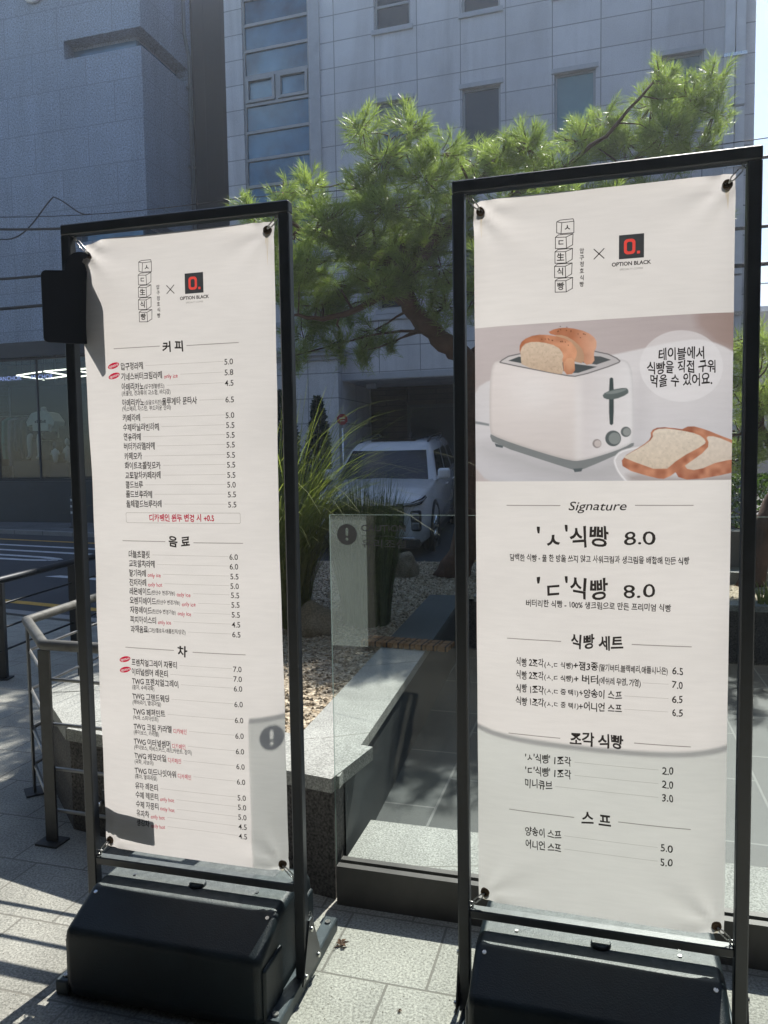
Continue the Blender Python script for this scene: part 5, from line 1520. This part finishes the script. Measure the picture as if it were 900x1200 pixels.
for (x, y, z, ns) in ((1.0, 5.9, 3.0, 40), (1.5, 6.0, 3.2, 44), (2.0, 6.0, 3.1, 44), (1.3, 6.4, 3.5, 44), (1.8, 6.5, 3.6, 44), (2.4, 6.3, 3.3, 40), (2.2, 6.8, 3.7, 40), (1.5, 7.6, 3.7, 40), (2.1, 7.7, 3.9, 40), (2.6, 7.4, 3.8, 34), (1.1, 7.9, 3.4, 34), (2.25, 6.2, 3.2, 40), (2.5, 7.6, 3.3, 34), (1.9, 5.7, 2.9, 36)):
    cl.append(((x, y, z), .42, .42, .24, ns))
def C(px, py, rxp, rzp, ns, Y=7.1, ry=.35):
    py += 17; px -= 14 if px > 770 else 0
    x, y, z = X7(px, py, Y); k = Y / 893
    cl.append(((x, y, z), rxp * k, ry, rzp * k, int(ns * 1.55)))
# upper left lobe
for a in ((432, 145, 22, 24, 16), (455, 180, 30, 26, 26), (480, 150, 30, 34, 26), (500, 200, 36, 30, 34), (430, 212, 30, 20, 22), (460, 235, 40, 22, 34), (520, 175, 30, 22, 24),
          # left lobe
          (300, 234, 16, 12, 10), (340, 216, 18, 18, 14), (372, 210, 20, 22, 18), (345, 260, 34, 22, 26), (390, 250, 34, 26, 34), (365, 300, 32, 24, 28), (420, 270, 38, 26, 40), (340, 325, 26, 20, 16), (395, 320, 34, 20, 26), (300, 270, 16, 20, 8), (330, 285, 20, 24, 14),
          # middle
          (465, 280, 40, 26, 40), (510, 250, 40, 26, 40), (520, 300, 30, 24, 24), (450, 320, 34, 18, 22), (500, 330, 24, 14, 10), (440, 372, 22, 18, 14), (380, 358, 30, 16, 16), (460, 390, 8, 12, 5), (360, 380, 26, 14, 12), (525, 345, 24, 20, 14),
          (352, 300, 20, 26, 18), (372, 345, 26, 22, 18), (410, 345, 28, 18, 18), (440, 300, 34, 22, 26), (480, 305, 26, 20, 20), (505, 275, 26, 20, 20), (350, 400, 18, 16, 10), (400, 385, 22, 14, 12), (428, 395, 14, 16, 9), (540, 230, 24, 24, 20),
          # right lobe above the second frame
          (560, 185, 32, 26, 30), (590, 175, 28, 20, 26), (620, 165, 28, 24, 28), (650, 190, 34, 18, 28), (680, 160, 30, 26, 28), (705, 140, 26, 26, 26), (730, 160, 34, 26, 34), (760, 120, 26, 34, 30), (770, 90, 18, 22, 16), (790, 150, 34, 26, 34), (815, 115, 26, 28, 26), (838, 95, 16, 22, 14), (845, 130, 14, 22, 12), (820, 170, 30, 18, 22),
          # behind the second banner and frame
          (600, 230, 40, 26, 26), (680, 230, 44, 26, 24), (760, 220, 44, 24, 24), (548, 250, 16, 30, 14), (560, 330, 30, 40, 14)):
    C(*a, Y=7.1 + random.uniform(-.35, .35))
pine('tall red-trunked pine with a crooked leaning trunk between the two stands', T, limbs, cl)
T2 = (3.05, 6.35, PZ - .05)
limbs2 = [([(3.05, 6.35, .34), (3.2, 6.4, .85), (3.45, 6.5, 1.3), (3.8, 6.6, 1.75), (4.1, 6.7, 2.3), (4.0, 6.8, 2.9)], [.12, .105, .10, .09, .08, .04]),
          ([(3.45, 6.5, 1.3), (3.2, 6.5, 1.75), (3.1, 6.4, 2.1)], [.05, .04, .02])]
cl = []
for a in ((872, 400, 20, 22, 16), (890, 380, 22, 20, 18), (915, 400, 26, 24, 20), (870, 440, 16, 22, 12), (895, 450, 24, 26, 24), (930, 450, 30, 30, 24), (880, 490, 20, 22, 16), (905, 500, 22, 24, 18), (950, 400, 30, 30, 20), (865, 520, 14, 14, 8), (990, 440, 40, 40, 24), (845, 430, 20, 30, 14), (835, 500, 18, 24, 10)):
    C(*a, Y=6.5 + random.uniform(-.3, .3))
pine('smaller pine with a leaning trunk beyond the right edge of the toaster banner', T2, limbs2, cl, needles_per=30)

# ------------------------------------------------------------------ grasses, shrubs
def blade(q, p, d, ln, wd, bend, n=9, rise=1.0):
    d = Vector((d[0], d[1], 0)).normalized(); side = Vector((-d.y, d.x, 0))
    k = len(q.v)
    for i in range(n + 1):
        t = i / n
        x = d * (ln * (bend * t * t * .75 + .06 * t)); z = ln * (rise * t - bend * .55 * t ** 3)
        w = wd * (1 - t ** 2) + .0004
        c = p + x + Vector((0, 0, z))
        q.v += [tuple(c - side * w), tuple(c + side * w)]
    for i in range(n):
        q.f.append((k + 2 * i, k + 2 * i + 1, k + 2 * i + 3, k + 2 * i + 2)); q.mi.append(0); q.sm.append(True)
grass_m = leaf_mat('grass_blade', (0.12, 0.16, 0.05), (0.30, 0.31, 0.11), transl=0.45, gloss=0.4, spec=0.5)
dkgrass = leaf_mat('grass_dark', (0.055, 0.09, 0.04), (0.13, 0.175, 0.075), transl=0.3, gloss=0.5, spec=0.4)
def grass(label, x, y, n, ln, spread, bend, wd, m, z=PZ, extra=0.0):
    q = MB()
    for i in range(n):
        a = random.random() * 6.283; r = spread * math.sqrt(random.random())
        b = a + random.gauss(0, .6)
        blade(q, Vector((r * math.cos(a), r * math.sin(a), 0)), (math.cos(b), math.sin(b)), ln * random.uniform(.55, 1.15), wd * random.uniform(.7, 1.2), bend * random.uniform(.15, 1.0), rise=random.uniform(.85, 1))
    for i in range(int(n * extra)):
        a = random.random() * 6.283; b = random.gauss(-.3, 1.0)
        blade(q, Vector((spread * .7 * math.cos(a), spread * .7 * math.sin(a), 0)), (math.cos(b), math.sin(b)), ln * random.uniform(.8, 1.35), wd * .9, random.uniform(.6, 1.0), n=12, rise=random.uniform(.85, 1))
    o = q.build('ornamental_grass', m, fix=False); o.location = (x, y, z)
    return tag(o, label, 'grass')
grass('tall arching green ornamental grass beside the left banner', -.74, 5.15, 1200, 1.72, .22, .80, .0042, grass_m, extra=.12)
grass('dark upright grass clump seen through the caution glass', -.13, 5.1, 2000, .98, .16, .26, .0036, dkgrass)
for k, (x, y, h) in enumerate(((2.35, 5.75, .35), (2.75, 5.45, .28), (3.15, 5.6, .4))):
    grass(['small leafy tuft on the gravel, leftmost of three right of the toaster banner', 'smallest leafy tuft on the gravel right of the toaster banner', 'tallest leafy tuft on the gravel at the right edge'][k], x, y, 40, h, .06, .8, .006, grass_m)
leaf_g = leaf_mat('shrub_leaf', (0.035, 0.075, 0.02), (0.10, 0.16, 0.04), transl=0.4, gloss=0.35, spec=0.5)
leaf_d = leaf_mat('conifer_leaf', (0.025, 0.05, 0.045), (0.05, 0.085, 0.07), transl=0.25, gloss=0.5, spec=0.4)
def shrub(name, label, cat, loc, rx, ry, h, n, size, m, conical=False, group=None):
    root = thing(name, label, cat, loc, 0, group)
    q = MB(); q.tube([(0, 0, 0), (0, 0, h * .5), (0, 0, h * .9)], [.035, .025, .008], 6); 
    for i in range(10):
        a = i * 2.4; z = h * (.2 + .06 * i); q.tube([(0, 0, z), (rx * .6 * math.cos(a) * (1 - .07 * i), ry * .6 * math.sin(a) * (1 - .07 * i), z + h * .12)], [.012, .004], 5)
    q.build('stem', bark, root)
    q = MB()
    for i in range(n):
        t = random.random() ** .8; a = random.random() * 6.283
        prof = (1 - t) ** .7 if conical else math.sqrt(max(0, 1 - (2 * t - 1) ** 2)) * .9 + .1
        rr = math.sqrt(random.random()) ** .6 * (1 + .25 * math.sin(a * 3 + t * 9))
        p = Vector((rx * prof * rr * math.cos(a), ry * prof * rr * math.sin(a), h * (.06 + .94 * t)))
        d = Vector((math.cos(a), math.sin(a), random.uniform(-.2, 1))) + jit(.5); d.normalize()
        s = d.orthogonal().normalized().lerp(d.cross(d.orthogonal()).normalized(), random.random()).normalized()
        l = size * random.uniform(.6, 1.3)
        k = len(q.v); q.v += [tuple(p), tuple(p + d * l * .5 + s * l * .26), tuple(p + d * l), tuple(p + d * l * .5 - s * l * .26)]
        q.f.append((k, k + 1, k + 2, k + 3)); q.mi.append(0); q.sm.append(False)
    q.build('foliage', m, root, fix=False)
    return root
shrub('shrub', 'bright leafy shrub behind the low grey wall at the right edge', 'shrub', (3.55, 7.35, .55), .55, .4, .75, 2600, .055, leaf_g)
shrub('shrub', 'dark leafy shrub behind the low grey wall next to the toaster banner', 'shrub', (2.75, 7.6, .4), .5, .4, .85, 2200, .055, leaf_d)
shrub('conifer', 'dark rounded conifer in front of the pale building, left of two', 'conifer', (-2.05, 15.6, -.2), .55, .5, 3.1, 5200, .10, leaf_d, True, 'conifers by the pale building')
shrub('conifer', 'slim dark conifer in front of the pale building, nearer the red sign', 'conifer', (-1.35, 15.9, -.2), .40, .4, 3.0, 4200, .10, leaf_d, True, 'conifers by the pale building')
shrub('conifer', 'low dark conifer behind the tall grass, half hidden by the parked car', 'conifer', (-1.5, 14.9, -.2), .7, .5, 1.5, 3600, .10, leaf_d, True, 'conifers by the pale building')

# ------------------------------------------------------------------ parked car
paint = mat('car_white', (0.80, 0.82, 0.84), 0.25, var=0.03, scale=2, coat=1.0, spec=0.5)
car_glass = mat('car_glass', (0.008, 0.012, 0.018), 0.04, var=0.2, spec=0.35)
black_pl = mat('car_black', (0.015, 0.016, 0.018), 0.45, var=0.2)
rubber = mat('tyre', (0.018, 0.018, 0.018), 0.85, var=0.2, bump=0.2)
chrome = mat('chrome', (0.7, 0.71, 0.72), 0.12, metal=1.0, var=0.05)
lens = mat('lamp_lens', (0.30, 0.32, 0.34), 0.08, var=0.3, scale=25, metal=0.5, spec=0.9)
K = 1.06
car = thing('parked_car', 'white sport utility car parked facing the planter, seen through the glass', 'car', (-.30, 12.85, -.20), R(-12))
car.scale = (K, K, K * 1.03)
car.rotation_euler = (R(4.2), 0, R(-12))
rm = MB(); rm.add([(-1.6, -.35, 0), (1.7, -.35, 0), (1.7, 7.4, .57), (-1.6, 7.4, .57), (-1.6, 7.4, -.3), (1.7, 7.4, -.3), (1.7, -.35, -.3), (-1.6, -.35, -.3)], [(0, 1, 2, 3), (0, 3, 4, 7), (1, 6, 5, 2), (2, 5, 4, 3)])
o = rm.build('driveway_ramp', asphalt); o.location = (-.30, 12.85, -.196); o.rotation_euler = (0, 0, R(-12)); struct(o)
st_ = [(0.0, .74, .34, .70), (.03, .84, .27, .86), (.10, .90, .24, .96), (.30, .955, .22, 1.03), (.70, .98, .22, 1.07), (1.30, .99, .22, 1.14), (2.4, .99, .22, 1.15), (3.8, .985, .22, 1.14), (4.6, .96, .24, 1.12), (4.90, .90, .30, 1.05), (4.98, .80, .40, .95)]
def sec(y, w, zb, zt):
    h = zt - zb
    return [(0, y, zb), (w * .90, y, zb), (w * .985, y, zb + .10 * h), (w, y, zb + .45 * h), (w * .985, y, zb + .72 * h), (w * .955, y, zb + .90 * h), (w * .88, y, zt - .012), (w * .55, y, zt + .008), (0, y, zt + .022)]
q = MB()
ringp = []
for s_ in st_:
    h = sec(*s_); ringp.append(h + [(-x, y, z) for x, y, z in h[-2:0:-1]])
n = len(ringp[0])
q.add([p for r_ in ringp for p in r_], [(i * n + j, i * n + (j + 1) % n, (i + 1) * n + (j + 1) % n, (i + 1) * n + j) for i in range(len(ringp) - 1) for j in range(n)] + [tuple(range(n)), tuple(range((len(ringp) - 1) * n + n - 1, (len(ringp) - 1) * n - 1, -1))], 0, True)
q.build('body', paint, car)
RG = [(1.10, 1.22, 4.92, .93), (1.60, 1.98, 4.66, .765), (1.69, 2.16, 4.56, .70), (1.735, 2.5, 4.35, .60)]
def ringc(i):
    z, y0, y1, w = RG[i]
    return [(-w, y0 + .30, z), (-w * .88, y0 + .08, z), (-w * .45, y0, z), (w * .45, y0, z), (w * .88, y0 + .08, z), (w, y0 + .30, z), (w, y1 - .2, z), (w * .85, y1, z), (-w * .85, y1, z), (-w, y1 - .2, z)]
q = MB(); rr = [ringc(i) for i in range(4)]
q.add([p for r_ in rr for p in r_], [(i * 10 + j, i * 10 + (j + 1) % 10, (i + 1) * 10 + (j + 1) % 10, (i + 1) * 10 + j) for i in range(3) for j in range(10)] + [tuple(30 + j for j in range(10))], 0, True)
q.build('cabin', paint, car)
def panel(j0, j1, t0, t1, s0=0.0, s1=1.0, i=0, off=.007, inset0=0.0):
    """A window laid on the cabin between ring i and i+1 along ring points j0..j1."""
    a, b = [Vector(p) for p in rr[i]], [Vector(p) for p in rr[i + 1]]
    js = list(range(j0, j1 + 1)); pts = []
    for k, j in enumerate(js):
        pa, pb = a[j % 10], b[j % 10]
        if k == 0 and s0 > 0: pa, pb = pa.lerp(a[js[1] % 10], s0), pb.lerp(b[js[1] % 10], s0)
        if k == len(js) - 1 and s1 < 1: pa, pb = a[js[-2] % 10].lerp(a[j % 10], s1), b[js[-2] % 10].lerp(b[j % 10], s1)
        pts.append((pa.lerp(pb, t0), pa.lerp(pb, t1)))
    q = MB(); cen = Vector((0, 3.2, 1.2))
    vs = []
    for lo, hi in pts:
        for v in (lo, hi):
            d = v - cen; d.z = max(d.z, .1); 
            nrm = Vector((d.x * 1.2, (d.y if abs(d.x) < .8 else 0) * .6, .35)).normalized(); vs.append(v + nrm * off)
    q.add(vs, [(2 * k, 2 * k + 2, 2 * k + 3, 2 * k + 1) for k in range(len(js) - 1)])
    return q
panel(1, 4, .06, .97).build('windscreen', car_glass, car)
panel(5, 6, .12, .92, 0.02, .36).build('side_window', car_glass, car)
panel(5, 6, .12, .92, .40, .68).build('side_window', car_glass, car)
panel(5, 6, .16, .90, .74, .96).build('side_window', car_glass, car)
panel(9, 10, .12, .92, .64, .98).build('side_window', car_glass, car)
q = MB(); q.box(-.42, .42, 2.42, 3.05, 1.728, 1.752); q.box(-.46, .46, 3.2, 4.1, 1.735, 1.756); q.build('sunroof', car_glass, car)
q = MB()
for s in (-1, 1): q.tube([(s * .64, 2.5, 1.70), (s * .66, 2.75, 1.775), (s * .66, 4.2, 1.785), (s * .62, 4.5, 1.70)], .022, 8)
q.build('roof_rail', black_pl, car)
q = MB(); q.prism([(4.2, 1.75), (4.42, 1.745), (4.40, 1.83)], -.02, .02, plane='yz'); q.build('antenna', black_pl, car)
q = MB(); q.rbox(-.62, .62, -.022, .03, .50, .86, .02); q.build('grille', black_pl, car)
q = MB()
for z in (.55, .62, .69, .76, .82): q.box(-.60, .60, -.030, -.023, z, z + .022)
q.build('grille_bar', chrome, car)
q = MB(); q.disc((0, -.034, .76), .06, 'y', 20, sx=1.5); q.build('emblem', chrome, car)
q = MB(); q.rbox(-.27, .27, -.045, -.032, .42, .53, .006); q.build('number_plate', white_paint, car)
for s in (-1, 1):
    q = MB()
    q.add([(s * .50, .005, .885), (s * .72, .01, .90), (s * .885, .085, .96), (s * .93, .26, 1.00), (s * .93, .26, .935), (s * .89, .075, .875), (s * .72, -.012, .84), (s * .50, -.015, .845)], [tuple(range(8))])
    for v in range(len(q.v)): pass
    q.build('headlight', black_pl, car, fix=False)
    q = MB(); q.tube([(s * .62, -.012, .870), (s * .78, .010, .888), (s * .90, .085, .925), (s * .945, .22, .965)], .016, 6); q.build('light_bar', lens, car)
    q = MB(); q.rbox(s * .80 - .085, s * .80 + .085, -.005, .12, .46, .78, .03); dh = q.build('lamp_housing', black_pl, car)
    q = MB(); q.rbox(s * .80 - .062, s * .80 + .062, -.012, .05, .49, .60, .015); q.rbox(s * .80 - .062, s * .80 + .062, -.012, .05, .63, .75, .015); q.build('lens', lens, dh)
    q = MB(); q.rbox(s * 1.06 - .11, s * 1.06 + .11, 1.52, 1.66, 1.12, 1.30, .05, seg=3); q.tube([(s * .93, 1.6, 1.12), (s * 1.02, 1.6, 1.15)], .03, 8); q.build('mirror', paint, car)
    q = MB(); q.tube([(s * .995, 2.35, .96), (s * 1.012, 2.38, .965), (s * 1.012, 2.56, .965), (s * .995, 2.60, .96)], .016, 6); q.tube([(s * .995, 3.35, .96), (s * 1.012, 3.38, .965), (s * 1.012, 3.56, .965), (s * .995, 3.60, .96)], .016, 6); q.build('door_handle', paint, car)
    q = MB(); q.rbox(s * .965 - .035, s * .965 + .035, 1.4, 3.9, .22, .36, .02); q.build('sill_trim', black_pl, car)
    for wy in (.98, 3.88):
        q = MB(); xo, xi = s * 1.0, s * .74
        q.torus((s * .87, wy, .37), .27, .105, 'x', 32, 12)
        wh = q.build('wheel', rubber, car)
        q = MB(); q.tube([(s * .90, wy, .37), (s * .965, wy, .37)], [.24, .25], 24)
        for k in range(5):
            a = k * 1.2566; q.tube([(s * .975, wy, .37), (s * .975, wy + .21 * math.cos(a), .37 + .21 * math.sin(a))], .035, 6)
        q.build('rim', chrome, wh)
        q = MB(); q.torus((s * .955, wy, .37), .425, .05, 'x', 32, 8); q.build('arch_trim', black_pl, car)
q = MB(); q.rbox(-.86, .86, -.02, .25, .20, .34, .03); q.build('lower_bumper', black_pl, car)
q = MB(); q.rbox(-.80, .80, -.035, .0, .335, .375, .012); q.build('bumper_trim', chrome, car)

# ------------------------------------------------------------------ small street things
red_s = mat('sign_red', (0.30, 0.015, 0.03), 0.5, var=0.1)
sg = thing('red_sign', 'small red round sign on a post in front of the pale building', 'sign', (-.80, 15.3, -.2), -.2)
q = MB(); q.tube([(0, 0, 0), (0, 0, 2.35)], .022, 8); q.build('post', steel, sg)
q = MB(); q.prism([(.115 * math.cos(R(22.5 + 45 * k)), 2.52 + .115 * math.sin(R(22.5 + 45 * k))) for k in range(8)], -.03, -.01); q.build('plate', red_s, sg)
q = MB(); q.box(-.06, .06, -.033, -.031, 2.535, 2.555); q.box(-.05, .05, -.033, -.031, 2.485, 2.50); q.build('mark', white_paint, sg)
wb = thing('white_notice_board', 'small white notice standing in the ground-floor window behind the car', 'notice', (.95, 20.32, .85), BYAW)
q = MB(); q.box(-.13, .13, 0, .02, 0, .55); q.build('board', mat('notice_white', (0.8, 0.82, 0.8), 0.6, var=.04), wb)
q = MB(); q.box(-.07, .07, -.004, -.001, .38, .41); q.box(-.07, .07, -.004, -.001, .30, .325); q.box(-.05, .05, -.004, -.001, .22, .24); q.build('lettering', ink, wb)
teal = mat('bottle_crate_teal', (0.09, 0.15, 0.15), 0.4, var=0.3)
for k in range(4):
    o = MB(); o.rbox(-.14, .14, -.1, .1, 0, .22 + .06 * (k % 2), .02); oo = o.build('box', teal); oo.location = (1.22 + k * .24, 20.22 - k * .077, .86); oo.rotation_euler = (0, 0, BYAW)
    tag(oo, 'grey-green box standing on the ledge of the ground-floor window', 'box', 'boxes on the window ledge')
# overhead cables
cable_m = mat('cable', (0.012, 0.014, 0.018), 0.6, var=0.1)
def cable(label, pts, r, sag=.0):
    q = MB(); fp = []
    P_ = [Vector(p) for p in pts]; P_ = [P_[0] * 2 - P_[1]] + P_ + [P_[-1] * 2 - P_[-2]]
    for i in range(1, len(P_) - 2):
        p0, p1, p2, p3 = P_[i - 1:i + 3]
        for j in range(14):
            t = j / 14
            c = .5 * (2 * p1 + (p2 - p0) * t + (2 * p0 - 5 * p1 + 4 * p2 - p3) * t * t + (3 * p1 - p0 - 3 * p2 + p3) * t ** 3)
            fp.append(c - Vector((0, 0, sag * 4 * t * (1 - t))))
    fp.append(Vector(pts[-1])); q.tube(fp, r, 6)
    o = q.build('overhead_cable', cable_m); return tag(o, label, 'cable', 'overhead cables')
def W(px, py, Y): 
    y2 = (1.5 + (538.5 - .0151 * (px - 450) - py) * Y / 893)
    return ((px - 450) * Y / 893 - 0.0, Y, y2)
cable('thick overhead cable crossing in front of the dark building above the left stand', [(-9.5, 15.0, 6.15), (-2.2, 12.6, 5.55), (10, 9.0, 5.6)], .022, .12)
cable('thin overhead wire just above the thick cable', [(-9.5, 15.0, 6.35), (-2.2, 12.6, 5.75), (10, 9.0, 5.85)], .007, .1)
cable('overhead cable crossing the dark building halfway above the shop window', [(-9.5, 15.0, 5.35), (-5.6, 13.9, 4.92), (9, 9.5, 4.6)], .024, .1)
cable('lowest overhead cable, just above the shop window', [(-9.5, 15.0, 4.68), (-5.6, 13.9, 4.40), (9, 9.5, 4.1)], .03, .1)
cable('looped slack cable hanging from the thick overhead cable', [(-9.0, 14.8, 6.0), (-6.9, 14.2, 5.62), (-5.75, 13.8, 6.22), (-5.0, 13.5, 5.82)], .012, .12)
# far building past the right edge of the pale one
fb = thing('distant_building', 'low grey building with a rooftop rail far behind the right pine', 'building', (21, 38, 0), -.3)
q = MB(); q.box(-3, 14, 0, 8, -.2, 8.6); q.build('wall', mat('far_wall', (0.19, 0.18, 0.17), 0.8, var=.15, scale=1), fb)
q = MB(); q.box(-3.1, 14, -.15, 8, 8.602, 8.85); q.build('parapet', stone_trim, fb)
q = MB()
for k in range(14): q.box(-2.9 + k * 1.2, -2.85 + k * 1.2, 0, .05, 8.85, 10.0)
q.box(-2.9, 13, 0, .05, 9.95, 10.02); q.build('rooftop_rail', steel, fb)
q = MB(); q.box(-.2, .8, -.25, -.16, 9.0, 10.3); q.build('sign_panel', mat('sign_blue', (0.12, 0.30, 0.55), .5, var=.1), fb)
# dry leaf on the paving
lf = MB()
for k, (a, l) in enumerate(((-70, .022), (-25, .03), (20, .034), (65, .026), (110, .018))):
    d = Vector((math.cos(R(a + 40)), math.sin(R(a + 40)), 0)); s = Vector((-d.y, d.x, 0)) * .006
    p = Vector((0, 0, .004)); m = p + d * l * .5 + Vector((0, 0, .008)); e = p + d * l + Vector((0, 0, .002 + .004 * (k % 2)))
    lf.add([p, m + s, e, m - s], [(0, 1, 2, 3)])
lf.tube([(0, 0, .004), (-.02, -.015, .006)], .0012, 5)
o = lf.build('dry_leaf', mat('dry_leaf', (0.10, 0.055, 0.03), 0.9, var=.4, scale=60), fix=False); o.location = (-.155, 2.26, .001)
tag(o, 'curled brown dry leaf on the paving between the stands', 'leaf')

for k, (x, y, r_, lab) in enumerate(((-.72, 1.82, .6, 'small torn dry leaf on the paving in front of the left stand'), (-.50, 1.80, .5, 'tiny reddish dry leaf by the front corner of the left stand'), (.02, 1.98, .35, 'tiny dark leaf scrap in the middle of a paving slab'))):
    o2 = o.copy(); COL.objects.link(o2); o2.location = (x, y, .001); o2.scale = (r_, r_, r_); o2.rotation_euler = (0, 0, k * 1.9 + 1); o2['label'] = lab
q = MB()
for k in range(700):
    x = random.uniform(-1.6, 1.1); y = random.uniform(1.75, 2.55)
    if (Vector((x, y, 0)) - GO).dot(Vector((.276, .961, 0))) > -.01: continue
    r_ = random.uniform(.0008, .0022); q.add([(x + r_ * a, y + r_ * b, r_ * .6 + r_ * c * .7) for a, b, c in OCT], OF)
o3 = q.build('grit', rock_m, fix=False); tag(o3, 'fine grit scattered over the paving around the stands', 'grit', kind='stuff')
bpy.data.objects.remove(_to); bpy.data.curves.remove(_tc)

# ------------------------------------------------------------------ thin haze in the air against the light
q = MB(); q.box(-90, 95, -14, 70, -1.5, 26)
hz = q.build('haze', bpy.data.materials.new('haze'))
hm = hz.data.materials[0]; hm.use_nodes = True; ht = hm.node_tree; ht.nodes.clear()
ho = ht.nodes.new('ShaderNodeOutputMaterial'); hv = ht.nodes.new('ShaderNodeVolumePrincipled')
hv.inputs['Color'].default_value = (.86, .92, 1, 1); hv.inputs['Density'].default_value = 0.003; hv.inputs['Anisotropy'].default_value = 0.55
ht.links.new(hv.outputs[0], ho.inputs['Volume'])
tag(hz, 'thin pale haze in the air between the stands and the buildings', 'haze', kind='stuff')
